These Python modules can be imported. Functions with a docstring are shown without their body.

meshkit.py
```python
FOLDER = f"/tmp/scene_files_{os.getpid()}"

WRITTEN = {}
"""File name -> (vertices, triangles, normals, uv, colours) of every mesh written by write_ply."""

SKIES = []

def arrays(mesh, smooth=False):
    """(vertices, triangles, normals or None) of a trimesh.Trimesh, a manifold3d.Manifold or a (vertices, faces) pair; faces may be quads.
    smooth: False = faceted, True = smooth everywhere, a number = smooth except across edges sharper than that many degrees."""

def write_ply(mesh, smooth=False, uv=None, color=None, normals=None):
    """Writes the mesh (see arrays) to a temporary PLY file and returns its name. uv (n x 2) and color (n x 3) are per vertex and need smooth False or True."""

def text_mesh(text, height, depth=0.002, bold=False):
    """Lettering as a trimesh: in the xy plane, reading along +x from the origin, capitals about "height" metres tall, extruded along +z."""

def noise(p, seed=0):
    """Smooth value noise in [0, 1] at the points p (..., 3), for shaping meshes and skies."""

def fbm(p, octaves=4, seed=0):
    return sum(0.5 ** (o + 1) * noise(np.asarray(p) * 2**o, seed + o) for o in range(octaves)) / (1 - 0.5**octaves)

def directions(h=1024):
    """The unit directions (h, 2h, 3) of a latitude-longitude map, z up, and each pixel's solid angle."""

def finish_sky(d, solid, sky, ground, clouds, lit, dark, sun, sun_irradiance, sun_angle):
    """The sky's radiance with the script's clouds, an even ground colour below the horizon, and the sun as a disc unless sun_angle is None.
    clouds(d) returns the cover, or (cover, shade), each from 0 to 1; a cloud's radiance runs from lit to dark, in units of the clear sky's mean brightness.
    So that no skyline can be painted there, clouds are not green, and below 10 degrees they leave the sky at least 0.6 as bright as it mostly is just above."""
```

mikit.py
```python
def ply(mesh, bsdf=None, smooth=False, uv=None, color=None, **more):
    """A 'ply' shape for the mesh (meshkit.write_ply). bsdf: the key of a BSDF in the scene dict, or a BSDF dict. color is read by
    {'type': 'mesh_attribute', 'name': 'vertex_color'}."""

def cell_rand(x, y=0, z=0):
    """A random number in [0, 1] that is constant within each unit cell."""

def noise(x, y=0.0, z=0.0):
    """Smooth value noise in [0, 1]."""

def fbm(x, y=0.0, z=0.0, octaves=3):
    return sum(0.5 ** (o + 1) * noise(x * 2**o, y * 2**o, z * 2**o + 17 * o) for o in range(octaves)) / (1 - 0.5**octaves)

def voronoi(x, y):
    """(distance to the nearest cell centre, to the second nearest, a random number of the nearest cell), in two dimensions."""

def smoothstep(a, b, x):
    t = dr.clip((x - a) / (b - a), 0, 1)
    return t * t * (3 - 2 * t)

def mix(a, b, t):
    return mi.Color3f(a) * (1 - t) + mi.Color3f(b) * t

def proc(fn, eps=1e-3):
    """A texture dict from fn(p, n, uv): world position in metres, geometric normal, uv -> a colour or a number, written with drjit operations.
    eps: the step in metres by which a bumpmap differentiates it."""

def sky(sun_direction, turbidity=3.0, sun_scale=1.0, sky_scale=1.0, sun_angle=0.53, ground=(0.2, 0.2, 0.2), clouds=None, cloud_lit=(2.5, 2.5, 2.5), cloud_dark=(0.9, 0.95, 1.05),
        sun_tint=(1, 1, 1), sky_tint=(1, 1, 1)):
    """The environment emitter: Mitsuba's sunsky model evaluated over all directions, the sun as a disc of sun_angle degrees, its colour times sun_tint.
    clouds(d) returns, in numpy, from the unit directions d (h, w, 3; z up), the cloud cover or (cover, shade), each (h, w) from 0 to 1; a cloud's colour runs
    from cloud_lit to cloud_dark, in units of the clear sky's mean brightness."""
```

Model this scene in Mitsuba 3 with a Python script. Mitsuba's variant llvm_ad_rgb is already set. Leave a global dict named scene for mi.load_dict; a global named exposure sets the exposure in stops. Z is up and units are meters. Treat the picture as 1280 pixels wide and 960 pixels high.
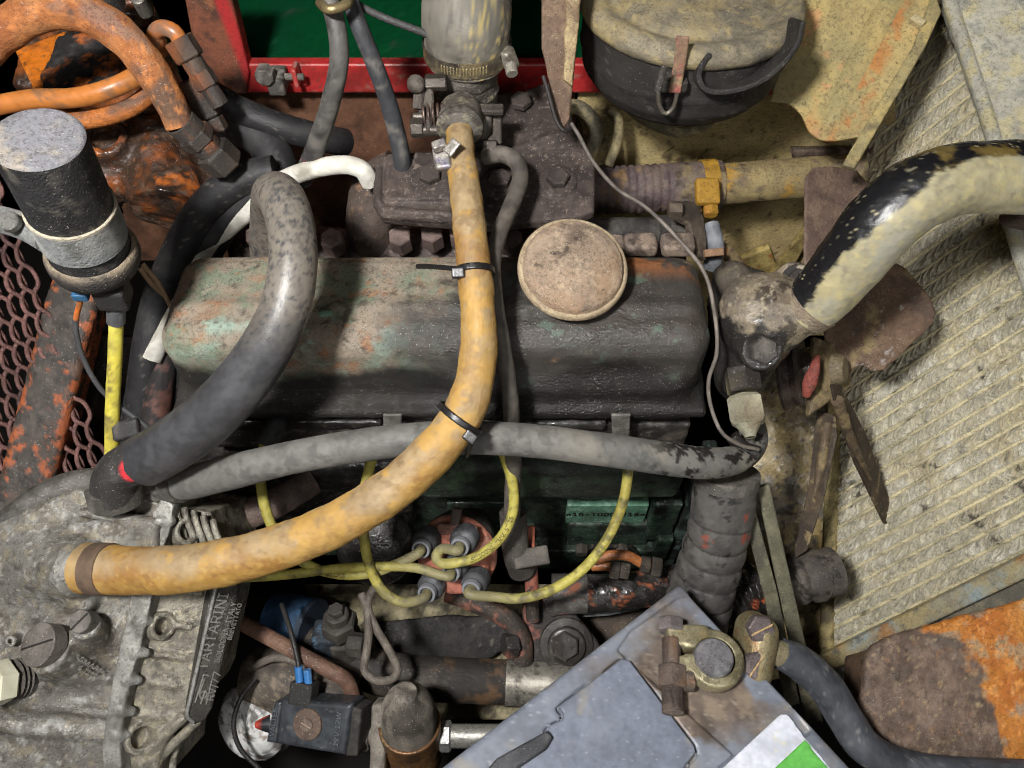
# Engine bay of an old petrol / LPG lift truck, seen from above its left side.
# World: metres, z up. Most measuring is done in the tilted "bay" frame: u right, v along the slope of the engine away from us, w out of the bay.
import math, numpy as np, mitsuba as mi, mikit, meshkit, drjit as dr
from mikit import noise as pnoise, cell_rand, smoothstep as pstep
from scipy.ndimage import map_coordinates
TAB = np.random.default_rng(11).random((64, 64, 64)).astype(np.float32)
_q = np.linalg.qr(np.random.default_rng(4).normal(size=(3, 3)))[0]
def noise(p, seed=0):
    p = np.asarray(p, float); sh = p.shape[:-1]; q = (p.reshape(-1, 3) + seed * 13.7) % 64
    return map_coordinates(TAB, q.T, order=1, mode='grid-wrap').reshape(sh)
def fbm(p, octaves=4, seed=0, gain=.62):
    """Rough patchy noise about 0.5, turned between octaves so that no grid shows."""
    p = np.asarray(p, float) + seed * 3.1; s, a, t = 0, 1., 0
    for o in range(octaves + 1):
        s = s + a * (noise(p) - .5); t += a * a; p = (p @ _q) * 2.03 + 5.7; a *= gain
    return .5 + s * (.125 / (.185 * math.sqrt(t)))
TF = mi.ScalarTransform4f
scene, labels = {}, {}
PITCH, DIST, FOC = math.radians(55), 0.73, 967.0
SP, CP = math.sin(PITCH), math.cos(PITCH)
ROT = np.array([[1, 0, 0], [0, SP, -CP], [0, CP, SP]]).T        # rows: bay u, v, w in world axes
def world(p): return np.asarray(p, float) @ ROT + [0, 0, 0.75]
CAM, TGT = world([0, 0, DIST]), world([0, 0, 0])
scene['camera'] = {'type': 'perspective', 'fov': 2 * math.degrees(math.atan(640 / FOC)), 'fov_axis': 'x', 'near_clip': 0.02, 'far_clip': 60.0,
                   'to_world': TF().look_at(origin=CAM.tolist(), target=TGT.tolist(), up=[0, 0, 1])}
exposure = 0.0
def lamp(key, pos, aim, size, power, col=(1, .985, .965)):
    return {'type': 'rectangle', 'to_world': TF().look_at(origin=world(pos).tolist(), target=world(aim).tolist(), up=[0, .1, 1]).scale([size[0] / 2, size[1] / 2, 1]),
            'emitter': {'type': 'area', 'radiance': {'type': 'rgb', 'value': [power * c for c in col]}}}
LAMP_A = dict(pos=[-.30, .17, 1.05], aim=[.02, 0, -.05], size=(.11, .11), power=600)  # unseen lamp out of view, lights the bay from the upper left
LAMP_B = dict(pos=[-.2, -.1, 2.3], aim=[.05, .1, 0], size=(1.5, .5), power=4.8, col=(1, .98, .96))  # unseen fill panel, added overhead to soften the key lamp's shadows
LAMP_C = dict(pos=[.5, -.7, 1.9], aim=[.05, -.1, 0], size=(1.5, .4), power=5.0, col=(1, .98, .96))  # second unseen fill panel, added to brighten from the near side
# ------------------------------------------------------------------ measuring
def at(x, y, w):
    s = (DIST - w) / FOC
    return np.array([(x - 640) * s, (480 - y) * s, w])
def px(w): return (DIST - w) / FOC                              # metres per picture unit at height w
XW, YW, ZW = np.array([1., 0, 0]), np.array([0, SP, -CP]), np.array([0, CP, SP])   # world axes in bay coordinates
def nrm(a): a = np.asarray(a, float); return a / np.linalg.norm(a)
def onplane(x, y, o, n):
    c = np.array([0, 0, DIST]); d = np.array([(x - 640) / FOC, (480 - y) / FOC, -1.])
    return c + d * (np.dot(np.asarray(o) - c, n) / np.dot(d, n))
class Fr:                                                        # a local frame in bay coordinates
    def __init__(s, o, x, y=None, z=None):
        x = nrm(x)
        if z is not None: z = nrm(z); x = nrm(x - z * np.dot(x, z)); y = np.cross(z, x)
        else: y = nrm(np.asarray(y, float) - x * np.dot(x, y)); z = np.cross(x, y)
        s.o, s.A = np.asarray(o, float), np.array([x, y, z])
    def out(s, p): return np.asarray(p, float) @ s.A + s.o
    def loc(s, p): return (np.asarray(p, float) - s.o) @ s.A.T
    def pix(s, x, y, z=0):                                       # local coordinates of a sight line meeting local plane z
        return s.loc(onplane(x, y, s.o + s.A[2] * z, s.A[2]))
def frax(o, z, x=(1, .13, .07)): return Fr(o, x, z=z)             # a frame from its axis
# ------------------------------------------------------------------ distance functions
def L2(a): return np.sqrt((a * a).sum(-1))
def sbox(p, c, b, r=0.):
    q = np.abs(p - np.float32(c)) - (np.float32(b) - np.float32(r))
    return L2(np.maximum(q, 0)) + np.minimum(q.max(-1), 0) - r
def d2(a, b, r): return np.sqrt(np.maximum(a + r, 0) ** 2 + np.maximum(b + r, 0) ** 2) + np.minimum(np.maximum(a, b) + r, 0) - r
def scyl(p, a, b, ra, r=0.001):
    a, b = np.asarray(a, float), np.asarray(b, float); h = np.linalg.norm(b - a); ax = (b - a) / h
    q = p - np.float32(a); t = q @ np.float32(ax); rad = np.sqrt(np.maximum((q * q).sum(-1) - t * t, 0))
    return d2(rad - ra, np.abs(t - h / 2) - h / 2, r)
def scap(p, a, b, r1, r2=None):
    r2 = r1 if r2 is None else r2; a, b = np.asarray(a, float), np.asarray(b, float)
    q = p - np.float32(a); t = np.clip(q @ np.float32((b - a) / np.dot(b - a, b - a)), 0, 1)
    return L2(q - t[..., None] * np.float32(b - a)) - (r1 + (r2 - r1) * t)
def ssph(p, c, r): return L2(p - np.float32(c)) - r
def sell(p, c, b):
    q = (p - np.float32(c)) / np.float32(b); k = L2(q); return (k - 1) * min(b) * np.maximum(.6, 1)
def stor(p, c, R, r):                                            # ring about local z
    q = p - np.float32(c); return np.hypot(np.hypot(q[..., 0], q[..., 1]) - R, q[..., 2]) - r
def spoly(x, y, P):
    d, s = np.full(x.shape, 1e9, np.float32), np.ones(x.shape, np.float32)
    for i in range(len(P)):
        (ax, ay), (bx, by) = P[i], P[i - 1]; ex, ey = bx - ax, by - ay; wx, wy = x - ax, y - ay
        t = np.clip((wx * ex + wy * ey) / (ex * ex + ey * ey + 1e-20), 0, 1)
        d = np.minimum(d, (wx - ex * t) ** 2 + (wy - ey * t) ** 2)
        c1, c2, c3 = y >= ay, y < by, ex * wy > ey * wx
        s = np.where((c1 & c2 & c3) | (~c1 & ~c2 & ~c3), -s, s)
    return s * np.sqrt(d)
def sext(p, P, z0, z1, r=.001, rc=0.):
    return d2(spoly(p[..., 0], p[..., 1], P) - rc, np.abs(p[..., 2] - (z0 + z1) / 2) - (z1 - z0) / 2, r)
def shex(p, c, r, z0, z1, rr=.0008, a0=0.):
    return sext(p - np.float32([c[0], c[1], 0]), [(r * math.cos(a0 + k * math.pi / 3), r * math.sin(a0 + k * math.pi / 3)) for k in range(6)], z0, z1, rr)
def su(a, b, k=.004):
    h = np.maximum(k - np.abs(a - b), 0) / k; return np.minimum(a, b) - h * h * k / 4
def ss(a, b, k=.002):
    h = np.maximum(k - np.abs(a + b), 0) / k; return np.maximum(a, -b) + h * h * k / 4
class M:
    def __init__(s, V, F, a=None): s.V, s.F, s.a = np.asarray(V, float), np.asarray(F, int), a
def join(*ms):
    V, F, k = [], [], 0
    for m in ms: V.append(m.V); F.append(m.F + k); k += len(m.V)
    a = np.concatenate([m.a for m in ms]) if all(m.a is not None for m in ms) else None
    return M(np.vstack(V), np.vstack(F), a)
def solid(fn, lo, hi, h, fr=None):
    """Surface nets of a distance function, looked at only in blocks near the surface."""
    lo, hi = np.asarray(lo, float) - 2.5 * h, np.asarray(hi, float) + 2.5 * h; B = 8
    nb = np.ceil((hi - lo) / (h * B)).astype(int); n = nb * B
    ctr = np.stack(np.meshgrid(*[np.arange(k) for k in nb], indexing='ij'), -1).reshape(-1, 3)
    dc = fn(np.float32(lo + (ctr * B + (B - 1) / 2) * h))
    near = np.abs(dc) < h * B * 1.25
    G = np.repeat(np.repeat(np.repeat(np.where(dc > 0, 1., -1.).astype(np.float32).reshape(nb), B, 0), B, 1), B, 2)
    off = np.stack(np.meshgrid(*[np.arange(B)] * 3, indexing='ij'), -1).reshape(-1, 3)
    idx = (ctr[near][:, None] * B + off[None]).reshape(-1, 3)
    G[idx[:, 0], idx[:, 1], idx[:, 2]] = fn(np.float32(lo + idx * h))
    G[0] = G[-1] = 1; G[:, 0] = G[:, -1] = 1; G[:, :, 0] = G[:, :, -1] = 1
    G = np.where(G == 0, 1e-7, G); I = G < 0
    S = np.zeros(n - 1, np.int8)
    for a, b, c in np.ndindex(2, 2, 2): S += I[a:n[0] - 1 + a, b:n[1] - 1 + b, c:n[2] - 1 + c]
    cell = np.argwhere((S > 0) & (S < 8)); ID = np.full(n - 1, -1, np.int32); ID[tuple(cell.T)] = np.arange(len(cell))
    P, W = np.zeros((len(cell), 3)), np.zeros((len(cell), 1))
    for ax in range(3):
        o1, o2 = [k for k in range(3) if k != ax]
        for a, b in np.ndindex(2, 2):
            c0 = cell.copy(); c0[:, o1] += a; c0[:, o2] += b; c1 = c0.copy(); c1[:, ax] += 1
            g0, g1 = G[tuple(c0.T)], G[tuple(c1.T)]; k = (g0 < 0) != (g1 < 0); t = np.zeros(len(cell)); t[k] = g0[k] / (g0[k] - g1[k])
            q = c0 - cell + 0.; q[:, ax] += t; P += q * k[:, None]; W += k[:, None]
    V = lo + (cell + P / np.maximum(W, 1)) * h
    F = []
    for ax in range(3):
        o1, o2 = [(1, 2), (2, 0), (0, 1)][ax]
        sl0, sl1 = [slice(1, -1)] * 3, [slice(1, -1)] * 3; sl0[ax] = slice(0, -1); sl1[ax] = slice(1, None)
        A, Bq = I[tuple(sl0)], I[tuple(sl1)]; e = np.argwhere(A != Bq); 
        inside = A[tuple(e.T)]; e = e + 1; e[:, ax] -= 1
        def g(a, b):
            c = e.copy(); c[:, o1] -= a; c[:, o2] -= b; return ID[tuple(c.T)]
        q = np.stack([g(1, 1), g(0, 1), g(0, 0), g(1, 0)], 1); q[~inside] = q[~inside][:, ::-1]
        F.append(q)
    F = np.vstack(F); F = F[(F >= 0).all(1)]; F = np.vstack([F[:, [0, 1, 2]], F[:, [0, 2, 3]]])
    for _ in range(2):
        d = fn(np.float32(V)); e = h * .25
        gr = np.stack([fn(np.float32(V + e * np.eye(3)[k])) - fn(np.float32(V - e * np.eye(3)[k])) for k in range(3)], -1) / (2 * e)
        V = V - np.clip(d, -h, h)[:, None] * gr / np.maximum((gr * gr).sum(-1, keepdims=True), .3) * .8
    m = M(V, F); m.loc = V
    if fr is not None: m.V = fr.out(V)
    return m
# ------------------------------------------------------------------ swept and turned shapes
def spline(P, step, closed=False):
    P = np.asarray(P, float); n = len(P)
    if n == 2: k = max(2, int(np.linalg.norm(P[1, :3] - P[0, :3]) / step)); return P[0] + np.linspace(0, 1, k + 1)[:, None] * (P[1] - P[0])
    Q = np.vstack([2 * P[0] - P[1], P, 2 * P[-1] - P[-2]]); out = []
    for i in range(1, n):
        p0, p1, p2, p3 = Q[i - 1], Q[i], Q[i + 1], Q[i + 2]
        k = max(2, int(np.linalg.norm(p2[:3] - p1[:3]) / step)); t = (np.arange(k) / k)[:, None]
        d1 = max(np.linalg.norm(p2[:3] - p1[:3]), 1e-6); a, b = max(np.linalg.norm(p1[:3] - p0[:3]), 1e-6), max(np.linalg.norm(p3[:3] - p2[:3]), 1e-6)
        m1 = (p2 - p0) / (a + d1) * d1; m2 = (p3 - p1) / (b + d1) * d1
        out.append((2 * t**3 - 3 * t**2 + 1) * p1 + (t**3 - 2 * t**2 + t) * m1 + (-2 * t**3 + 3 * t**2) * p2 + (t**3 - t**2) * m2)
    return np.vstack(out + [P[-1:]])
def rings(C, R, n, shape=None):
    """Quads round a centre line; R may be (len, ) ; returns grid of vertices (len, n, 3), frames."""
    Tn = np.gradient(C, axis=0); Tn /= np.maximum(L2(Tn), 1e-9)[:, None]
    a = np.cross(Tn[0], [.3, .2, .93]); a /= np.linalg.norm(a); N = [a]
    for i in range(1, len(C)):
        a = N[-1] - Tn[i] * np.dot(N[-1], Tn[i]); N.append(a / np.linalg.norm(a))
    N = np.array(N); Bn = np.cross(Tn, N); th = np.arange(n) / n * 2 * np.pi
    return C[:, None] + R[:, None, None] * (np.cos(th)[None, :, None] * N[:, None] + np.sin(th)[None, :, None] * Bn[:, None]), Tn, N, Bn
def skin(G, caps=True, a=None):
    m, n, _ = G.shape; i = np.arange(m - 1)[:, None] * n; j = np.arange(n)[None]; k = (j + 1) % n
    q = np.stack([i + j, i + k, i + n + k, i + n + j], -1).reshape(-1, 4); V = [G.reshape(-1, 3)]
    F = [q[:, [0, 1, 2]], q[:, [0, 2, 3]]]; A = [np.repeat(a if a is not None else np.linspace(0, 1, m), n)]; c = m * n
    if caps:
        for r, flip, av in ((G[0], True, 0.), (G[-1], False, 1.)):
            V += [r, r.mean(0)[None]]; jj = np.arange(n); t = np.stack([c + jj, c + (jj + 1) % n, np.full(n, c + n)], 1)
            F.append(t[:, ::-1] if flip else t); A.append(np.full(n + 1, A[0][0] if flip else A[0][-1])); c += n + 1
    return M(np.vstack(V), np.vstack(F), np.concatenate(A))
def tube(pts, r, step=.003, n=None, ripple=None, caps=True, rough=0.):
    """pts: bay points (x, y, z) or (x, y, z, r); r metres. ripple(s metres) -> added radius."""
    P = np.array([list(p) + [r] * (4 - len(p)) for p in pts], float); S = spline(P, step)
    C, R = S[:, :3], S[:, 3].copy(); s = np.concatenate([[0], np.cumsum(L2(np.diff(C, axis=0)))])
    if ripple is not None: R = R + ripple(s)
    n = n or int(np.clip(2 * math.pi * R.max() / max(step * .8, .0016), 10, 96))
    G, *_ = rings(C, R, n)
    if rough:
        c = C[:, None]; G = c + (G - c) * (1 + rough * (fbm(G * 90, 3) - .5) * 2)[..., None]
    return skin(G, caps, s / s[-1])
def ptube(pts, rpx, **k):
    """A tube from measured points (x, y, w[, radius]) with the radius in picture units."""
    return tube([list(at(*p[:3])) + [(p[3] if len(p) > 3 else rpx) * px(p[2])] for p in pts], rpx * .001, **k)
def lathe(prof, fr, n=48, sharp=40, step=None):
    """Turns (r, z) points about the frame's z; sharp corners keep crisp edges."""
    P = np.asarray(prof, float); pts = []
    if step:
        Q = [P[0]]
        for a, b in zip(P[:-1], P[1:]):
            k = max(1, int(np.linalg.norm(b - a) / step)); Q += [a + (b - a) * t for t in np.arange(1, k + 1) / k]
        P = np.array(Q)
    bands, cur = [], [P[0]]
    for i in range(1, len(P)):
        cur.append(P[i])
        if i < len(P) - 1:
            a, b = P[i] - P[i - 1], P[i + 1] - P[i]; c = np.dot(a, b) / max(np.linalg.norm(a) * np.linalg.norm(b), 1e-12)
            if c < math.cos(math.radians(sharp)): bands.append(cur); cur = [P[i]]
    bands.append(cur); th = np.arange(n) / n * 2 * np.pi; ms = []
    for b in bands:
        b = np.array(b); G = np.stack([b[:, :1] * np.cos(th), b[:, :1] * np.sin(th), np.repeat(b[:, 1:], n, 1)], -1); ms.append(skin(G, False))
    m = join(*ms); m.loc = m.V; m.V = fr.out(m.V); return m
def hexa(fr, r, z0, z1, n=6, ch=.12, hole=0, dish=0):
    """A bolt head or nut: n-sided prism with chamfered ends, flat shaded."""
    c = r * ch; th = (np.arange(n) + .5) / n * 2 * np.pi; R = [(0, z0), (r - c, z0), (r, z0 + c), (r, z1 - c), (r - c, z1), (r * .55, z1), (r * .45, z1 - dish), (0, z1 - dish)]
    G = np.stack([np.stack([a * np.cos(th), a * np.sin(th), np.full(n, z)], -1) for a, z in R]); m = skin(G, False); m.V = fr.out(m.V); m.flat = True; return m
def rod(fr, r, z0, z1, n=24, ch=.0006): return lathe([(0, z0), (r - ch, z0), (r, z0 + ch), (r, z1 - ch), (r - ch, z1), (0, z1)], fr, n)
def screw(fr, r, z0, z1, pitch=.0016, n=20):
    k = int((z1 - z0) / pitch); pr = [(0, z0)]
    for i in range(k): pr += [(r, z0 + i * pitch + pitch * .2), (r * .84, z0 + i * pitch + pitch * .7)]
    return lathe(pr + [(0, z1)], fr, n, sharp=170)
def box(fr, c, b, r=.001, h=None): 
    h = h or max(.0012, min(b) / 3.5); return solid(lambda p: sbox(p, c, b, min(r, min(b) * .9)), np.array(c) - b, np.array(c) + b, h, fr)
def plate(fr, poly, z0, z1, h=.002, r=.0015, rc=0., more=None):
    """A sheet or slab: outline in measured points on the frame's plane, between local heights z0 and z1."""
    P = [tuple(fr.pix(x, y)[:2]) for x, y in poly]; A = np.array(P)
    f = (lambda p: sext(p, P, z0, z1, r, rc)) if more is None else (lambda p: more(p, sext(p, P, z0, z1, r, rc)))
    return solid(f, list(A.min(0) - rc) + [min(z0, 0) - .002], list(A.max(0) + rc) + [max(z1, 0) + (.002 if more is None else .02)], h, fr)
def text(s, height, fr, depth=.0008, bold=False, center=True, warp=None):
    t = meshkit.text_mesh(s, height, depth, bold); V = np.array(t.vertices)
    if center: V[:, 0] -= (V[:, 0].max() + V[:, 0].min()) / 2
    V = warp(V) if warp else fr.out(V); m = M(V, np.array(t.faces)); m.flat = True; return m
# ------------------------------------------------------------------ colour: base paint, rust, oil and dust as patchy layers
def C(h): 
    c = np.array([int(h[i:i + 2], 16) for i in (1, 3, 5)]) / 255.; return np.where(c <= .04045, c / 12.92, ((c + .055) / 1.055) ** 2.4)
def st(a, b, x): t = np.clip((x - a) / (b - a), 0, 1); return t * t * (3 - 2 * t)
SEED = [0]
def paint(base, *layers, var=.22, f=55):
    """layers: (colour, patches per metre, from, to[, mask(p, n, a)[, strength]]), laid on one after another."""
    SEED[0] += 1; sd = SEED[0] * 3.71; base = C(base); ls = [(C(l[0]),) + tuple(l[1:]) for l in layers]
    def fn(p, n, a):
        c = base * (1 + var * 2 * (fbm(p * f + sd, 3) - .5) + .30 * (noise(p * 240 + sd) + noise(p * 520 + sd) - 1))[:, None]
        for i, (col, fr_, lo, hi, *m) in enumerate(ls):
            k = st(lo - .02, hi + .03, fbm(p * fr_ * 1.7 + sd + 7.3 * (i + 1), 4) + .08 * (noise(p * 300 + i + sd) - .5)) * .8
            if m and m[0] is not None: k = k * m[0](p, n, a)
            if len(m) > 1: k = k * m[1]
            c = c + (col * (1 + .12 * 2 * (noise(p * 300 + i) - .5))[:, None] - c) * k[:, None]
        return np.clip(c, 0, 1)
    return fn
UP = lambda p, n, a: st(.15, .75, n @ ZW)                        # where dust settles
DOWN = lambda p, n, a: st(.3, -.3, n @ ZW)
def WEAR(p, n, a): return st(.10, .26, a)
def xin(a, b): return lambda p, n, _: st(a, b, p[:, 0])
def ain(a, b): return lambda p, n, s: st(a, b, s)
# ------------------------------------------------------------------ materials shared by everything
def t_grit(p, n, uv): return pnoise(p.x * 700, p.y * 700, p.z * 700) * .6 + pnoise(p.x * 1700, p.y * 1700, p.z * 1700) * .4
def t_lump(p, n, uv): return pnoise(p.x * 160, p.y * 160, p.z * 160) * .55 + pnoise(p.x * 420, p.y * 420, p.z * 420) * .45
def crumbs(p, f, keep):
    x, y, z = p.x * f, p.y * f, p.z * f; i, j, k = dr.floor(x), dr.floor(y), dr.floor(z); h = cell_rand(i, j, k + 91)
    q = dr.sqrt(dr.square(x - i - .35 - .3 * cell_rand(i + 5, j, k)) + dr.square(y - j - .35 - .3 * cell_rand(i, j + 5, k)) + dr.square(z - k - .35 - .3 * cell_rand(i, j, k + 5)))
    return dr.select(h < keep, pstep(.34, .2, q), 0.)
def t_speck(p, n, uv):
    patch = pstep(.38, .62, pnoise(p.x * 22, p.y * 22, p.z * 22 + 3))
    return dr.maximum(crumbs(p, 620., .06) * .7, crumbs(p, 1000., .09) * .5) * (.2 + .75 * patch)
def t_dark(p, n, uv):
    a = pnoise(p.x * 420, p.y * 420, p.z * 420 + 9) * .45 + pnoise(p.x * 1050, p.y * 1050, p.z * 1050) * .55
    return pstep(.42, .80, a) * .6 * (.4 + .6 * pnoise(p.x * 60, p.y * 60, p.z * 60))
def t_rough(p, n, uv): return .62 + .3 * (pnoise(p.x * 45, p.y * 45, p.z * 45) - .5) + .2 * (pnoise(p.x * 350, p.y * 350, p.z * 350) - .5)
def t_cover(p, n, uv): return .40 + .34 * pstep(.02, -.10, p.x + .12 * (pnoise(p.x * 30, p.y * 30, p.z * 30) - .5)) + .35 * (pnoise(p.x * 160, p.y * 160, p.z * 160) - .5)
def t_cast(p, n, uv): return .34 + .34 * pnoise(p.x * 50, p.y * 50, p.z * 50) + .2 * (pnoise(p.x * 400, p.y * 400, p.z * 400) - .5)
def t_wet(p, n, uv): return .12 + .5 * pstep(.3, .7, pnoise(p.x * 60, p.y * 60, p.z * 60) * .6 + pnoise(p.x * 240, p.y * 240, p.z * 240) * .4)
VC = {'type': 'mesh_attribute', 'name': 'vertex_color'}
TEX = {'speck': mikit.proc(t_speck), 'dark': mikit.proc(t_dark), 'rough': mikit.proc(t_rough), 'cast': mikit.proc(t_cast), 'cover': mikit.proc(t_cover), 'wet': mikit.proc(t_wet), 'grit': mikit.proc(t_grit, 3e-4), 'lump': mikit.proc(t_lump, 6e-4)}
for k, v in TEX.items(): scene['texture_' + k] = v
def R(k): return {'type': 'ref', 'id': k}
def bsdf(key, rough, bump, tex='texture_grit', speck=True, grain=True, **k):
    b = {'type': 'principled', 'base_color': VC, 'roughness': rough, **k}
    if grain: b = {'type': 'blendbsdf', 'weight': R('texture_dark'), 'a': b, 'b': R('soot')}
    if speck:
        b = {'type': 'blendbsdf', 'weight': R('texture_speck'), 'a': b, 'b': R('dust')}
    b = {'type': 'bumpmap', 'tex': R(tex), 'scale': bump, 'bsdf': b}
    scene[key] = {'type': 'twosided', 'bsdf': b}
scene['soot'] = {'type': 'diffuse', 'reflectance': {'type': 'rgb', 'value': [.03, .026, .023]}}
scene['dust'] = {'type': 'diffuse', 'reflectance': {'type': 'rgb', 'value': [.50, .46, .40]}}
bsdf('dirty', R('texture_rough'), .0011, specular=.35)
bsdf('dusty', .85, .0009, specular=.2)
bsdf('rubber', R('texture_rough'), .0006, speck=False, grain=False, specular=.4)
bsdf('sleek', .36, .00012, speck=False, grain=False, specular=.5)
bsdf('satin', .42, .00018, speck=False, grain=False, specular=.5)
bsdf('oily', R('texture_wet'), .0011, 'texture_lump', specular=.55)
bsdf('cast', R('texture_cast'), .0011, metallic=.3, specular=.5)
bsdf('greasy_cover', R('texture_cover'), .0014, specular=.55)
bsdf('metal', .42, .0004, metallic=.55)
bsdf('gloss', R('texture_wet'), .0003, specular=.5)
scene['void'] = {'type': 'diffuse', 'reflectance': {'type': 'rgb', 'value': [.012, .011, .010]}}
# ------------------------------------------------------------------ the scene's things and parts
def fresh(k):
    if k not in USED: USED.add(k); return k
    i = 1
    while f'{k}_{i:03d}' in USED: i += 1
    USED.add(f'{k}_{i:03d}'); return f'{k}_{i:03d}'
USED = set()
NTRI = [0]
def put(key, m, mat, col, lump=0.):
    V, F = m.V, m.F
    c_ = V.mean(0); q_ = V[F] - c_
    if np.einsum('ij,ij->i', q_[:, 0], np.cross(q_[:, 1], q_[:, 2])).sum() < 0: F = F[:, ::-1]
    if m.a is None:                                              # how far each point stands proud of its neighbours, in mm per mm: where edges get rubbed
        e = np.vstack([F[:, [0, 1]], F[:, [1, 2]], F[:, [2, 0]]]); cnt = np.maximum(np.bincount(e[:, 0], minlength=len(V)), 1)
        av = np.stack([np.bincount(e[:, 0], V[e[:, 1], k], len(V)) for k in range(3)], 1) / cnt[:, None]; ln = np.bincount(e[:, 0], L2(V[e[:, 1]] - V[e[:, 0]]), len(V)) / cnt
        m.a = (V - av, np.maximum(ln, 1e-6))
    fn = np.cross(V[F[:, 1]] - V[F[:, 0]], V[F[:, 2]] - V[F[:, 0]]); N = np.zeros_like(V)
    for k in range(3):
        for d in range(3): N[:, d] += np.bincount(F[:, k], fn[:, d], len(V))
    N /= np.maximum(L2(N), 1e-12)[:, None]
    if isinstance(m.a, tuple): m.a = np.clip((m.a[0] * N).sum(1) / m.a[1], -1, 1)
    if lump: V = V + N * (lump * 2 * (fbm(V * 70, 4) - .5))[:, None]
    NTRI[0] += len(F)
    flat = getattr(m, 'flat', False)
    if callable(col): c = col(V if not hasattr(m, 'cp') else m.cp, N, m.a if m.a is not None else np.zeros(len(V)))
    else: c = np.tile(C(col), (len(V), 1))
    if flat:
        c = c[F].reshape(-1, 3); V = V[F].reshape(-1, 3); F = np.arange(len(V)).reshape(-1, 3)
    scene[key] = mikit.ply((world(V), F), mat, smooth=not flat, color=c)
def thing(name, label, cat, group=None):
    k = fresh(name); labels[k] = {'label': label, 'category': cat}
    if group: labels[k]['group'] = group
    return k
def part(t, name, m, mat, col, label=None, lump=0., kind=None):
    k = fresh(t + '__' + name); put(k, m, mat, col, lump)
    if label or kind: labels[k] = {**({'label': label} if label else {}), **({'kind': kind} if kind else {})}
    return k
def solo(name, label, cat, m, mat, col, group=None, lump=0.):
    k = thing(name, label, cat, group); put(k, m, mat, col, lump); return k
def struct(name, m, mat, col, lump=0.):
    k = fresh(name); labels[k] = {'kind': 'structure'}; put(k, m, mat, col, lump); return k
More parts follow.
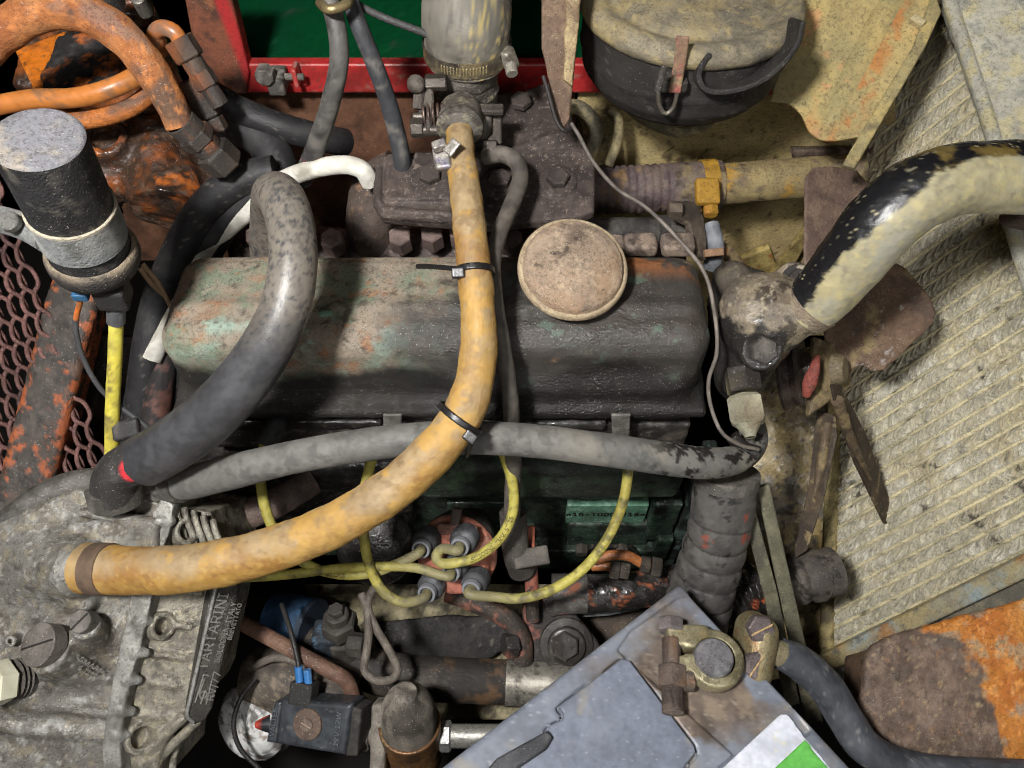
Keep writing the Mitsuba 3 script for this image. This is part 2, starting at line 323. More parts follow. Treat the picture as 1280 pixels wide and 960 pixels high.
# ================================================================== unseen lamps: key lamp at the left, added fill overhead
t = thing('unseen_key_lamp', 'unseen square lamp out of view on the upper left, lighting the engine bay and casting its shadows', 'lamp')
scene[t + '__lens'] = lamp(t, **LAMP_A)
def lamp_housing(t, L):
    z = nrm(np.subtract(L['aim'], L['pos'])); fr = Fr(np.array(L['pos']) - z * .03, [0, .1, 1.], z=-z) if abs(z[2]) < .9 else frax(np.array(L['pos']) - z * .03, -z)
    s = max(L['size']) / 2 + .02
    part(t, 'housing', box(fr, (0, 0, .02), (s, s, .02), .004, .012), 'dirty', '#3a3a3a')
lamp_housing(t, LAMP_A)
for L in (LAMP_B, LAMP_C):
    t = thing('unseen_fill_panel', 'unseen long fill panel added ' + ('over the far' if L is LAMP_B else 'over the near') + ' side of the engine bay, outside the picture', 'fill light')
    scene[t + '__diffuser'] = lamp(t, **L); lamp_housing(t, L)
# ================================================================== the bay: floor, walls, rail
WALLY = .43
def bay(X, Y, Z): return X * XW + Y * YW + Z * ZW
wallfr = Fr(bay(0, WALLY, 0), XW, ZW)                              # x right, y up, z towards us
FLOOR = struct('engine_bay_floor', box(Fr(bay(0, .1, -.62), XW, YW), (0, 0, -.02), (1.1, .9, .02), .005, .06), 'void', '#100e0c')
SPOT = ('#2d241b', 100, .69, .73, None, .9)
t = thing('bay_wall', 'beige rear wall panel of the engine bay behind the corrugated pipe, dark oil spots on its lower half', 'panel')
def wallcol(p, n, a):
    return paint('#bfab7a', ('#a08d64', 9, .48, .7), ('#c2ad74', 30, .5, .7, None, .6), ('#7d6a4f', 5, .58, .75, None, .7), SPOT, ('#3a2f25', 36, .68, .73))(p, n, a)
part(t, 'sheet', plate(wallfr, [(722, 112), (1120, 112), (1120, 420), (722, 420)], -.004, 0, .0035), 'dirty', wallcol)
part(t, 'lower_flange', plate(wallfr, [(960, 330), (1010, 262), (1018, 268), (972, 352), (905, 352), (885, 310), (905, 302), (935, 350)], .012, .022, .0025, .003), 'dirty', paint('#93814f', ('#5a4b34', 40, .5, .65), ('#b4a067', 70, .5, .62)))
part(t, 'stiffener', plate(wallfr, [(905, 322), (960, 300), (975, 345), (930, 372), (905, 360)], .004, .016, .003, .003), 'dirty', paint('#8f7d4d', ('#c2ad6b', 40, .5, .65), ('#a9522f', 50, .66, .7)))
t = solo('firewall', 'brown primer stained steel wall below the red rail, on the left half of the bay', 'wall panel',
         plate(wallfr, [(150, 100), (722, 100), (722, 330), (150, 330)], -.006, -.002, .005), 'dusty', paint('#6b4a38', ('#4b3529', 8, .45, .6), ('#7d5a45', 30, .5, .7), ('#2b2420', 12, .6, .72)))
railfr = Fr(bay(0, WALLY - .012, 0), XW, ZW)
t = thing('red_rail', 'bright red painted steel rail running across the top of the engine bay', 'rail')
RED = paint('#a52c2c', ('#6e2a26', 10, .56, .72), ('#b84a46', 60, .62, .7, None, .4), ('#8a7a6c', 60, .66, .74, None, .6), ('#b9736a', 60, .40, .6, WEAR, .7), ('#5d4038', 120, .70, .74), var=.15)
part(t, 'face', plate(railfr, [(283, 77), (1030, 77), (1030, 113), (283, 113)], -.01, .006, .003, .002), 'sleek', RED)
part(t, 'lip', plate(Fr(railfr.out([0, 0, 0]) , XW, ZW), [(283, 110), (1030, 111), (1030, 128), (312, 114), (283, 114)], -.05, -.011, .004), 'sleek', RED)
part(t, 'corner_post', plate(railfr, [(230, -30), (287, -30), (314, 84), (310, 111), (290, 111), (250, 80)], -.012, .012, .003, .003), 'dirty',
     lambda p, n, a: (lambda c, k: c + (C('#b02a2c') - c) * k[:, None])(paint('#7d4c38', ('#4b362e', 14, .5, .62), ('#94603f', 30, .55, .68), ('#3b302b', 40, .6, .7))(p, n, a), st(.012, .004, np.abs(p[:, 0] - railfr.out(railfr.pix(300, 50))[0] - .10 * (railfr.out(railfr.pix(300, 50))[1] - p[:, 1]) * 1.2)) * .9 + .0))
t = solo('green_panel', 'dark green glossy painted panel sloping away behind the red rail', 'panel',
         plate(Fr(bay(0, WALLY + .03, .03), XW, bay(0, 1, .12)), [(230, -25), (800, -25), (1120, -25), (1100, 96), (250, 96)], -.006, 0, .007), 'sleek',
         paint('#053d20', ('#0a3a24', 6, .5, .7), ('#2f6b4c', 120, .74, .78, None, .6), ('#3a3f38', 10, .70, .78), var=.08))
# block shaped catch on the rail
fr = Fr(railfr.out(railfr.pix(360, 88)), XW, ZW)
t = thing('rail_catch', 'grey square catch with a pin bolted to the red rail near its left end', 'catch')
GREY = paint('#55514c', ('#302d2a', 40, .5, .64), ('#8a857c', 60, .56, .68))
part(t, 'block', box(fr, (-.008, .001, .022), (.010, .011, .016), .003), 'dirty', GREY)
part(t, 'head', hexa(Fr(fr.out([-.016, .018, .036]), fr.A[0], z=fr.A[2]), .011, -.008, .008, 8, .15), 'dirty', GREY)
part(t, 'base', box(fr, (.002, -.008, .008), (.020, .006, .003), .002), 'sleek', RED)
part(t, 'ear', box(fr, (.014, .006, .018), (.003, .012, .010), .002), 'sleek', paint('#a8403c', ('#8b8178', 60, .45, .6)))
part(t, 'pin', rod(Fr(fr.out([0, .006, .022]), ZW, z=XW), .004, -.012, .024), 'dirty', GREY)
# beige cowl at the top right
cw = Fr(at(1070, 100, -.10), nrm(at(1060, 215, -.10) - at(1172, 0, -.10)), z=nrm([-.28, .18, .95]))
t = thing('cowl_panel', 'beige and orange worn cowl panel leaning against the radiator at the top right', 'panel')
COWL = paint('#ab9867', ('#948960', 8, .45, .65), ('#bda569', 20, .52, .7, None, .7), ('#b9824e', 9, .60, .68, None, .8), ('#c08f62', 34, .68, .73), ('#2d2419', 120, .74, .76), ('#7d7050', 40, .6, .7, None, .5))
def cowlmore(p, d):
    return d
P0 = [(1003, -40), (1180, -40), (1166, 0), (1174, 17), (1150, 66)] + [tuple(q) for q in spline([(1074, 170), (1030, 174), (1013, 164), (1004, 145), (990, 130), (964, 125)], 6.)]
def cowlc(p, n, a):
    c = COWL(p, n, a); l0, l1 = cw.out(cw.pix(1135, -10)), cw.out(cw.pix(1052, 170)); d = nrm(l1 - l0); o = p - l0; s = L2(o - (o @ d)[:, None] * d)
    k = st(.016, .004, s + .018 * (fbm(p * 30, 4, 3) - .5) * 2) * st(.47, .56, fbm(p * 26, 5, 9)); return c + (C('#b3733c') - c) * k[:, None] * .8
part(t, 'sheet', plate(cw, P0, -.004, 0, .0022, .0012, .001), 'dirty', cowlc, lump=.0006)
part(t, 'ridge', tube([list(cw.out(cw.pix(x, y, -.017))) + [r] for x, y, r in ((1140, -40, .021), (1085, 60, .021), (1040, 150, .0195), (1030, 168, .018))], .02), 'dirty', COWL)
part(t, 'edge_flange', plate(cw, [(1166, -10), (1176, 16), (1156, 60), (1068, 212), (1052, 208), (1062, 190), (1140, 60)], -.006, .004, .002, .0015), 'dirty', paint('#94875f', ('#b9a46a', 40, .5, .65), ('#6b614c', 30, .55, .7)))
part(t, 'tab', box(Fr(cw.out(cw.pix(1147, 27, .004)), cw.A[0] * .3 + cw.A[1], z=cw.A[2]), (0, 0, 0), (.008, .004, .005), .002), 'dirty', '#b5a680')
solo('sill_strip', 'dark brown stained strip below the cowl panel, above the beige pipe end', 'strip', plate(wallfr, [(985, 176), (1100, 176), (1070, 206), (990, 200)], .01, .02, .003), 'dirty', paint('#4d3d35', ('#77685a', 60, .55, .65)))
# ================================================================== radiator
E1, RD = at(1042, 806, -.30), nrm([1337., 1183, 967])
ED = nrm(at(1062, 190, -.30) - E1); RN = nrm(np.cross(RD, ED)); RN = RN if RN[0] < 0 else -RN
class Skew:                                                        # x along the tubes, y from row to row (not square to them), z off the core's face
    A = np.array([RD, ED, RN])
    def out(s, p): return np.asarray(p, float) @ s.A + E1
rf = Skew()
t = thing('radiator', 'tall dust caked radiator with slanting rows of crimped fins, along the right side', 'radiator')
FINC = paint('#c0baa6', ('#d8d0b4', 60, .30, .45, lambda p, n, a: st(.35, .8, a)), ('#c9b98a', 14, .50, .62, lambda p, n, a: .35 + .65 * a, .8), ('#8d8c88', 100, .56, .66, None, .6), ('#d4d0c2', 30, .58, .66), ('#2b2622', 22, .71, .73))  # fin colour: creamier on the crests, greyer in the valleys
DUSTT = paint('#c9be9a', ('#d6cba6', 50, .45, .65), ('#989179', 20, .5, .65), ('#3a322a', 40, .69, .73))
PITR, DEEP = .0222, .012
nrow = 36; side = 1
rng = np.random.default_rng(5)
def fin_strip(y0, y1, x1, k):
    """One crimped fin: a zigzag ribbon with curled louvre lips along it."""
    pitch = .0118; xs = np.arange(0, x1, pitch / 9); nf = len(xs)
    ny = 13; ys = np.linspace(y0 + .0015, y1 - .0015, ny); X, Yv = np.meshgrid(xs, ys, indexing='ij')
    tt = (ys - y0) / (y1 - y0); arch = np.sin(np.pi * tt)
    q3 = lambda f_: np.stack([X * f_, Yv * f_, X * 0 + k], -1)
    phs = (X / pitch + .62 * arch[None] + 1.1 * (fbm(q3(55), 3) - .5) * 2) % 1
    saw = np.where(phs < .8, (phs / .8) ** 1.5, (1 - phs) / .2)
    sag = .6 + 1.2 * (fbm(q3(30), 3, 9) - .25)
    Z = .0102 * saw * (.30 + .70 * arch[None] ** .6) * np.clip(sag, .3, 1.4) - .0012
    G = np.stack([X, Yv, side * Z], -1)
    i = np.arange(nf - 1)[:, None] * ny + np.arange(ny - 1)[None]; q = np.stack([i, i + ny, i + ny + 1, i + 1], -1).reshape(-1, 4)
    return M(rf.out(G.reshape(-1, 3)), np.vstack([q[:, [0, 1, 2]], q[:, [0, 2, 3]]]), (np.clip(Z / .008, 0, 1) + .25 * (1 - arch[None]) ** 2).reshape(-1))
ends = lambda y: .345 - .13 * min(y, .66) / .64
for k in range(nrow):
    y0 = k * PITR; y1 = y0 + PITR; xe = ends(y0) + .02
    part(t, 'fin', fin_strip(y0, y1, xe, k), 'dusty', FINC)
    r = tube([list(rf.out([-.004, y0, .0012])), list(rf.out([xe * .5, y0 + .0006 * math.sin(k), .0018])), list(rf.out([xe, y0, .0012]))], .0021 + .0003 * (k % 3), .006, 10, rough=.35)
    part(t, 'tube', r, 'dusty', DUSTT)
part(t, 'core_back', box(rf, (.19, .34, -side * .012), (.20, .36, .010), .002, .008), 'dusty', '#4f4b42')
part(t, 'side_plate', box(rf, (-.010, .36, side * .000), (.011, .385, .009), .002, .004), 'dirty', paint('#9a8b5f', ('#1e1a15', 60, .55, .62), ('#b9a873', 25, .5, .65), ('#26211c', 12, .58, .64)))
part(t, 'bottom_rail', box(rf, (.20, -.016, side * .010), (.22, .014, .016), .003, .003), 'dirty', paint('#8f8a76', ('#a9986a', 20, .45, .6), ('#8fa0a6', 14, .54, .64), ('#a5733f', 30, .60, .68), ('#5f5d55', 60, .58, .68)))
part(t, 'bottom_flange', box(rf, (.22, -.048, side * .002), (.25, .020, .003), .002, .003), 'dirty', paint('#5f5b50', ('#8a8168', 30, .5, .65), ('#3b3833', 15, .5, .65)))
part(t, 'flange_edge', tube([list(rf.out([.03, -.068, side * .004])), list(rf.out([.47, -.070, side * .006]))], .004, .004, 12, rough=.3), 'dirty', paint('#8a7d68', ('#b8ac93', 50, .5, .65)))
hd = Fr(at(1240, 120, -.12), nrm(at(1275, 310, -.12) - at(1178, -10, -.12)), z=nrm(RN + np.array([.1, .1, .55])))
part(t, 'header_tank', plate(hd, [(1178, -60), (1330, -60), (1400, 520), (1345, 520), (1262, 275), (1240, 170), (1204, 60), (1182, 0)], -.03, 0, .003, .004), 'dusty',
     paint('#aeaa9a', ('#b9ae86', 30, .5, .62), ('#84857f', 60, .5, .66), ('#8a5a3c', 10, .68, .76)), lump=.002)
part(t, 'header_bead', tube([list(hd.out(hd.pix(x, y, .002))) for x, y in ((1180, -20), (1206, 60), (1242, 172), (1262, 272), (1300, 400))], .0075), 'dusty', paint('#a5a294', ('#b3a87f', 40, .5, .64)))
t = solo('side_panel', 'beige oil splashed side panel in the depth between the engine and the radiator', 'panel',
    plate(Fr(at(1000, 660, -.36), nrm([1, .1, .25]), z=nrm([-.30, .05, .95])), [(925, 470), (1060, 440), (1075, 830), (915, 860)], -.005, 0, .0026), 'gloss',
    paint('#9a8658', ('#7d6c48', 14, .46, .62), ('#b39e68', 30, .54, .66), ('#2d261d', 10, .53, .58), ('#1f1a15', 90, .60, .65)), lump=.001)
# ================================================================== engine: rocker cover, block, what is bolted to them
EN = Fr(at(550, 308, -.03), XW, YW)                                # x right, y away, z up; origin on the cover's far top edge
FF = Fr(EN.out([0, -.118, 0]), XW, ZW)                             # the block's near side: x right, y up, z towards us
t = thing('rocker_cover', 'long rounded engine cover, brown and worn green at left, oily black at right and front', 'engine cover')
def f(p):
    d = sbox(p, (0, -.060, -.055), (.256, .060, .055), .026)
    d = ss(d, sbox(p, (0, .004, .008), (.30, .022, .0125), .002), .004)
    d = su(d, sbox(p, (0, -.078, -.012), (.235, .002, .011), .002), .016)
    d = np.maximum(d, -.088 - p[..., 2])
    d = su(d, sbox(p, (.13, -.118, -.080), (.10, .008, .02), .008), .03)
    return su(d, sbox(p, (0, -.0655, -.0915), (.261, .0735, .0065), .0055), .016)
sh = solid(f, (-.265, -.142, -.1), (.265, .012, .002), .0019, EN)
def covercol(p, n, a):
    q = EN.loc(p); wob = .05 * (fbm(p * 14, 4, 5) - .5) * 2
    c = paint('#7a7062', ('#80664f', 12, .52, .64), ('#66735f', 16, .50, .60), ('#8a6244', 50, .58, .66), ('#857868', 60, .5, .62, None, .8), ('#4a4239', 70, .62, .70))(p, n, a)
    sh_ = st(.020, .006, np.abs(q[:, 1] + .106 + wob * .12)) * st(.07, .0, q[:, 0] + wob)
    k = st(.44, .55, fbm(p * 75, 4, 21)) * sh_ * st(.42, .55, fbm(p * 20, 3, 22)); c += (C('#879c8e') - c) * k[:, None] * .85
    k = st(.46, .58, fbm(p * 34, 4, 31)) * st(-.025, -.05, q[:, 2] + wob * .4) * st(-.075, -.06, q[:, 2]); c += (C('#495c4a') - c) * k[:, None] * .7
    k = st(.0, .07, q[:, 0] + wob * 1.6 + .05 * st(-.04, -.08, q[:, 1])) * st(.22, .40, fbm(p * 40, 4, 41) + .15 * st(-.02, -.07, q[:, 1])); c += (C('#373432') * (1 + .8 * (fbm(p * 90, 4, 2) - .5))[:, None] - c) * k[:, None] * .95
    k = st(.62, .70, fbm(p * 60, 4, 51)) * st(.05, .08, q[:, 0]); c += (C('#55685a') - c) * k[:, None] * .6
    k = st(.10, .22, a) * st(.40, .62, fbm(p * 60, 3, 71)) * st(-.06, -.04, q[:, 2]); c += (C('#93877a') - c) * k[:, None] * .7
    k = st(.47, .56, fbm(p * 22, 4, 61)) * st(.10, .13, q[:, 0]) * st(-.05, -.02, q[:, 1]); c += (C('#86532f') - c) * k[:, None] * .85
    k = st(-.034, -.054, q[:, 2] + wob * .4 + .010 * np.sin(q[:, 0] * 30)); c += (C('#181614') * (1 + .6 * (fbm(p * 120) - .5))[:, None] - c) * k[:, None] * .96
    return c
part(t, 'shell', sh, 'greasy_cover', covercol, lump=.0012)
part(t, 'paint_flake', box(Fr(at(407, 392, .035), [1, .3, 0], z=ZW), (0, 0, 0), (.006, .003, .0008), .0005), 'dusty', '#6f9080')
t = thing('oil_filler_cap', 'round dusty tan oil filler cap on the dark end of the engine cover', 'oil cap')
fr = frax(at(716, 336, .028), nrm([.06, .30, .95]))
r0 = 69 * px(.03)
CAPC = paint('#857463', ('#968370', 22, .46, .62), ('#8d7053', 14, .54, .68, None, .6), ('#5d5147', 16, .64, .72), ('#332a24', 30, .71, .73), ('#a5937c', 90, .58, .66, None, .7))
dm = lathe([(0, .0175), (r0 * .4, .0168), (r0 * .72, .0135), (r0 * .88, .009), (r0 * .94, .003)], fr, 96, step=.0016)
for dx, dy, rr, dd in ((-.018, .020, .014, .0030), (-.026, .006, .012, .0022), (.012, .026, .016, .0022), (.024, -.012, .010, .0014)):   # knocks and dents in the pressed dome
    dm.V = dm.V - fr.A[2] * (dd * np.exp(-(((dm.loc[:, :2] - [dx, dy]) / rr) ** 2).sum(1)))[:, None]
part(t, 'dome', dm, 'dirty', CAPC, lump=.0012)
part(t, 'rim', lathe([(r0 * .92, .004), (r0 * .965, .0045), (r0, .002), (r0 * 1.01, -.0015), (r0 * .98, -.004), (r0 * .90, -.004)], fr, 96, sharp=80), 'dirty', paint('#97866d', ('#b3a385', 30, .48, .62), ('#6d5b49', 40, .6, .7)))
part(t, 'neck', rod(fr, r0 * .8, -.035, .0, 48), 'dirty', '#2d2825')
# ---- block
t = thing('engine_block', 'dark oily green and black engine block below the rocker cover', 'engine block')
BLK = paint('#242321', ('#3a3734', 30, .5, .65), ('#171514', 14, .5, .65), ('#5d564d', 80, .62, .7, None, .6))
GRN = paint('#26352b', ('#1a1b19', 20, .44, .60), ('#354a3b', 40, .52, .64, None, .7), ('#0f1210', 50, .58, .68), ('#5d7565', 120, .68, .74, None, .6), ('#6d8576', 60, .45, .6, WEAR, .6))
part(t, 'head', solid(lambda p: su(su(sbox(p, (0, -.058, -.130), (.245, .068, .034), .004), sbox(p, (-.16, -.125, -.118), (.10, .010, .007), .003), .004), sbox(p, (.09, -.128, -.115), (.075, .010, .006), .003), .004), (-.25, -.14, -.17), (.25, .012, -.09), .0026, EN), 'oily', BLK, lump=.002)
part(t, 'casting', box(EN, (.0, -.055, -.33), (.235, .063, .165), .006, .0045), 'oily', GRN, lump=.003)
def fpix(x, y, z=0.): return FF.pix(x, y, z)
def fbox(x0, y0, x1, y1, z0, z1, r=.002, h=None):
    a, b, ym = fpix((x0 + x1) / 2, y1, z1), fpix((x0 + x1) / 2, y0, z1), (y0 + y1) / 2; a[0], b[0] = fpix(x0, ym, z1)[0], fpix(x1, ym, z1)[0]; return box(FF, ((a[0] + b[0]) / 2, (a[1] + b[1]) / 2, (z0 + z1) / 2), ((b[0] - a[0]) / 2, (b[1] - a[1]) / 2, (z1 - z0) / 2), r, h)
part(t, 'tappet_cover', fbox(520, 588, 856, 626, -.01, .030, .012, .0024), 'dirty', paint('#2a342a', ('#1d1d1b', 14, .44, .6), ('#384a36', 14, .54, .64), ('#121312', 60, .62, .68)), 'dark green side cover under the grey hose', lump=.0015)
part(t, 'tappet_cover', fbox(262, 585, 512, 660, -.01, .022, .010, .0026), 'oily', BLK, 'black oily side cover on the left half', lump=.002)
part(t, 'deck', fbox(255, 532, 860, 560, -.01, .014, .004, .0026), 'oily', paint('#2b2927', ('#4b453f', 30, .52, .64), ('#6a6157', 90, .6, .68, None, .6)), lump=.0015)
tp = part(t, 'number_pad', fbox(708, 632, 808, 655, -.004, .0075, .0015, .0012), 'gloss', paint('#507560', ('#7a9a88', 60, .5, .62), ('#3f5a48', 25, .5, .65)), 'green cast pad with a stamped number')
c0 = fpix(757, 643, .0075)
nf = Fr(FF.out(c0 + [0, -.004, 0]), FF.A[0], FF.A[1])
part(tp, 'stamped_number', text('×15-T000  216×', .0088, nf, .0006, True), 'void', '#141c17')
for i, (x0, y0, x1, y1, z1) in enumerate(((640, 662, 668, 690, .01), (708, 657, 812, 688, .012), (812, 632, 846, 676, .018), (655, 690, 830, 712, .022), (818, 676, 838, 700, .026), (560, 630, 650, 655, .01))):
    part(t, 'boss', fbox(x0, y0, x1, y1, -.004, z1, .004, .002), 'gloss', GRN, lump=.0015)
part(t, 'rib', fbox(852, 575, 868, 720, -.01, .016, .002, .002), 'gloss', paint('#1f2422', ('#4a5a55', 60, .5, .62)), lump=.001)
for x, y in ((727, 687), (777, 687)): part(t, 'bolt', hexa(Fr(FF.out(fpix(x, y, .026)), XW, ZW), .0085, -.006, .007), 'metal', '#5d564e')
part(t, 'pump_flange', plate(Fr(FF.out([0, 0, .02]), XW, ZW), [(722, 686), (745, 678), (790, 680), (800, 690), (770, 698), (730, 694)], 0, .006, .0015), 'oily', BLK)
# brackets hanging from the cover's studs
for i, (x, w_) in enumerate(((490, 11), (775, 11))):
    k = thing('lifting_tab', 'grey metal strap hanging from the cover edge ' + ('near the left plug lead' if i == 0 else 'above the right plug lead'), 'strap')
    put(k, plate(Fr(FF.out([0, 0, .028]), XW, ZW), [(x - w_, 516), (x + w_ + 2, 516), (x + w_, 560), (x - w_ + 2, 560)], 0, .003, .0012), 'dirty', paint('#5d5a55', ('#7d7a74', 40, .5, .65)))
# ---- exhaust / inlet parts seen behind the cover
t = thing('exhaust_manifold', 'dull brown rough cast manifold in the gap behind the rocker cover', 'manifold')
MAN = paint('#4d423e', ('#6d5a55', 40, .48, .62), ('#302a27', 16, .5, .65), ('#8f7a70', 120, .62, .7))
part(t, 'riser', ptube([(470, 330, -.16), (462, 280, -.13), (470, 235, -.11), (500, 215, -.10)], 29, rough=.06), 'dirty', paint('#51463f', ('#3b332e', 20, .5, .64), ('#8a6a50', 140, .66, .7)))
part(t, 'runner', ptube([(300, 318, -.17), (420, 320, -.16), (560, 318, -.16), (700, 316, -.16), (850, 318, -.16)], 34, rough=.12), 'dirty', MAN, lump=.003)
for x, y in ((500, 297), (540, 293), (575, 290), (640, 300), (415, 300), (322, 296)):
    part(t, 'stud_nut', hexa(frax(at(x, y, -.085), ZW + [0, -.2, .4]), .0125, -.02, .006), 'dirty', paint('#6b5a54', ('#4a3f3b', 40, .5, .65)))
for i, (x, y) in enumerate(((800, 306), (847, 306), (760, 308))):
    part(t, 'flange_ear', box(Fr(at(x, y, -.07), XW, YW), (0, 0, 0), (.017, .012, .008), .005, .002), 'dirty', paint('#6f6259', ('#8f7e6e', 40, .5, .64), ('#3b322d', 40, .56, .66)), lump=.001)
# ---- inlet cover plate (heat shield casting) with its pads and bolts
hp = nrm([0, .42, .91])
IP = Fr(at(605, 190, -.065), XW, z=hp)
t = thing('inlet_casting', 'dark brown inlet casting behind the rocker cover, raised pads and bolts, dusted with white crumbs', 'inlet manifold')
IC = paint('#3f3734', ('#544943', 22, .46, .62), ('#2b2523', 14, .5, .65), ('#8b7d72', 150, .66, .72, None, .7))
def bump2(poly, z, r=.002, rc=.004):
    P = [tuple(IP.pix(x, y)[:2]) for x, y in poly]
    return lambda p: sext(p, P, -.01, z, r, rc)
pads = [bump2([(488, 203), (522, 200), (524, 248), (486, 248)], .0035), bump2([(532, 205), (562, 205), (562, 244), (532, 244)], .0045, .002, .008)]
rim = [tuple(IP.pix(x, y)[:2]) for x, y in [(470, 208), (486, 194), (575, 191), (585, 268), (566, 272), (478, 266), (469, 252)]]
def m1(p, d):
    for b in pads: d = su(d, b(p), .003)
    e = np.abs(spoly(p[..., 0], p[..., 1], rim) + .003) - .003
    return su(d, d2(e, np.abs(p[..., 2]) - .0032, .0015), .003)
part(t, 'left_lid', plate(IP, [(470, 208), (486, 194), (575, 191), (585, 268), (566, 272), (478, 266), (469, 252)], -.010, 0, .0016, .004, .003, m1), 'dirty', IC, lump=.0008)
part(t, 'lid_lip', plate(Fr(IP.out([0, 0, -.006]), IP.A[0], IP.A[1]), [(468, 256), (478, 272), (562, 279), (600, 276), (600, 262)], -.012, 0, .002, .003), 'dirty', IC)
def m2(p, d):
    a, b = IP.pix(622, 196), IP.pix(704, 168); d = su(d, scap(p, (a[0], a[1], 0), (b[0], b[1], 0), .006, .0045), .004)
    for x, y, r in ((697, 228, .019), (626, 228, .018)):
        c = IP.pix(x, y); d = su(d, scyl(p, (c[0], c[1], -.01), (c[0], c[1], .0035), r, .0015), .004)
    return d
part(t, 'right_plate', plate(IP, [(560, 200), (562, 130), (600, 118), (650, 116), (680, 104), (700, 104), (716, 154), (742, 202), (741, 262), (720, 270), (600, 280), (572, 262)], -.014, 0, .0018, .004, .002, m2), 'dirty', IC, lump=.0008)
for i, (x, y) in enumerate(((538, 222), (651, 130), (697, 226), (625, 227))):
    part(t, 'bolt', hexa(Fr(IP.out(IP.pix(x, y, .003)), XW * (1 if i % 2 else .8) + hp * 0 + [0, .3 * i, 0], z=hp), .0115, 0, .0085), 'dirty', paint('#453d39', ('#2e2927', 50, .5, .65)))
# ---- rusty strip and its wire brace
t = thing('support_strip', 'rusty brown steel strip with a dusty folded edge standing beside the air cleaner', 'bracket')
sf = Fr(at(700, 70, .0), nrm([1, 0, .0]), z=nrm([.0, -.25, 1]))
part(t, 'web', plate(sf, [(677, -40), (727, -40), (724, 30), (716, 110), (712, 150), (704, 163), (694, 150), (682, 80), (677, 60)], -.005, 0, .0018), 'dirty', paint('#64503f', ('#4b3a30', 12, .48, .62), ('#7a6550', 40, .52, .66)))
part(t, 'folded_edge', plate(Fr(sf.out([0, 0, .004]), sf.A[0], sf.A[1]), [(710, -40), (728, -40), (724, 30), (715, 108), (704, 100), (706, 40)], -.004, .005, .0018), 'dirty', paint('#8e7a5c', ('#a8946e', 40, .48, .62), ('#5d4a39', 40, .56, .66)), lump=.002)
part(t, 'wire_brace', ptube([(679, 95, .006), (686, 118, .004), (696, 152, 0), (706, 164, -.002), (716, 158, -.01)], 2.6), 'rubber', '#2b2725')
t = solo('control_cable', 'thin grey control cable looping from the bracket across to the thermostat housing', 'cable',
    ptube([(714, 154, .0), (724, 170, .0), (740, 200, 0), (770, 235, .005), (806, 258, .01), (846, 297, .02), (880, 340, .02), (893, 390, .02), (896, 440, .02), (886, 475, .02), (888, 505, .03), (902, 540, .035), (925, 556, .03), (948, 562, .025)], 2.5), 'rubber', paint('#5a534c', ('#7a7168', 40, .5, .65), ('#45403b', 30, .55, .66)))
# ================================================================== hoses
def P3(l): return [at(*q[:3]) for q in l]
def ring_at(t, name, pts, k, r, w_, mat, col, thick=.0016):
    """A band round a hose: k-th measured point of the hose, r in picture units."""
    a, b = at(*pts[k][:3]), at(*pts[k + 1][:3]); f = frax(a, b - a); R_ = r * px(pts[k][2])
    return part(t, name, lathe([(R_ - .001, -w_), (R_ + thick, -w_), (R_ + thick, w_), (R_ - .001, w_)], f, 40), mat, col)
YHB = paint('#8f6e38', ('#9a7a44', 14, .46, .60), ('#7d582b', 20, .52, .64), ('#a07f3c', 50, .54, .66, None, .55), ('#6d5030', 90, .62, .70, None, .6), ('#6b4f30', 26, .62, .70, None, .6), ('#a98a50', 160, .62, .72, None, .5))
YHD = paint('#857358', ('#948264', 40, .48, .62), ('#6b5a44', 60, .56, .66), ('#a98442', 30, .54, .64))
def YH(p, n, a):
    k = st(.05, .75, n @ nrm([.05, .75, .65]) + .9 * (fbm(p * 24, 5, 6) - .5) * 2 - .05 - .35 * st(.55, .8, a)); c = YHB(p, n, a); return c + (YHD(p, n, a) - c) * (k * .85)[:, None]
yh = [(574, 166, .035, 17), (577, 200, .05, 18), (583, 250, .065, 20), (591, 320, .08, 21), (598, 400, .09, 22.5), (596, 460, .092, 24), (580, 515, .092, 26), (545, 562, .09, 27.5), (495, 608, .085, 28), (420, 655, .08, 28), (330, 690, .075, 29), (240, 710, .07, 30), (170, 713, .062, 30), (105, 710, .05, 31)]
t = thing('vapour_hose', 'long mottled tan rubber hose from the carburettor down to the gas regulator', 'hose')
part(t, 'hose', ptube(yh, 28, step=.0016, rough=.025, ripple=lambda s: .0004 * np.sin(s * 170) * np.sin(s * 47)), 'rubber', YH, lump=.0009)
part(t, 'cuff', ptube([(138, 711.5, .0565), (118, 710.8, .053)], 32.2, step=.002), 'rubber', paint('#5b4a3c', ('#4a3d33', 40, .5, .65)))
t = solo('hose_clip', 'small bent silver and lilac hose clip on the top end of the tan hose', 'clip', join(
    box(Fr(at(553, 198, .06), [1, .2, .1], z=[0, .2, 1]), (0, 0, 0), (.0075, .011, .004), .003, .0012), box(Fr(at(549, 182, .068), [1, .5, .3], z=[0, .3, 1]), (0, 0, 0), (.006, .004, .004), .0015, .001),
    box(Fr(at(565, 184, .072), [.8, 1, .2], z=[-.3, .1, 1]), (0, 0, 0), (.007, .005, .0012), .001, .001)), 'metal', paint('#8a857e', ('#77738c', 60, .5, .6, lambda p, n, a: st(.226, .205, p[:, 1])), ('#b8b2a8', 80, .5, .6)))
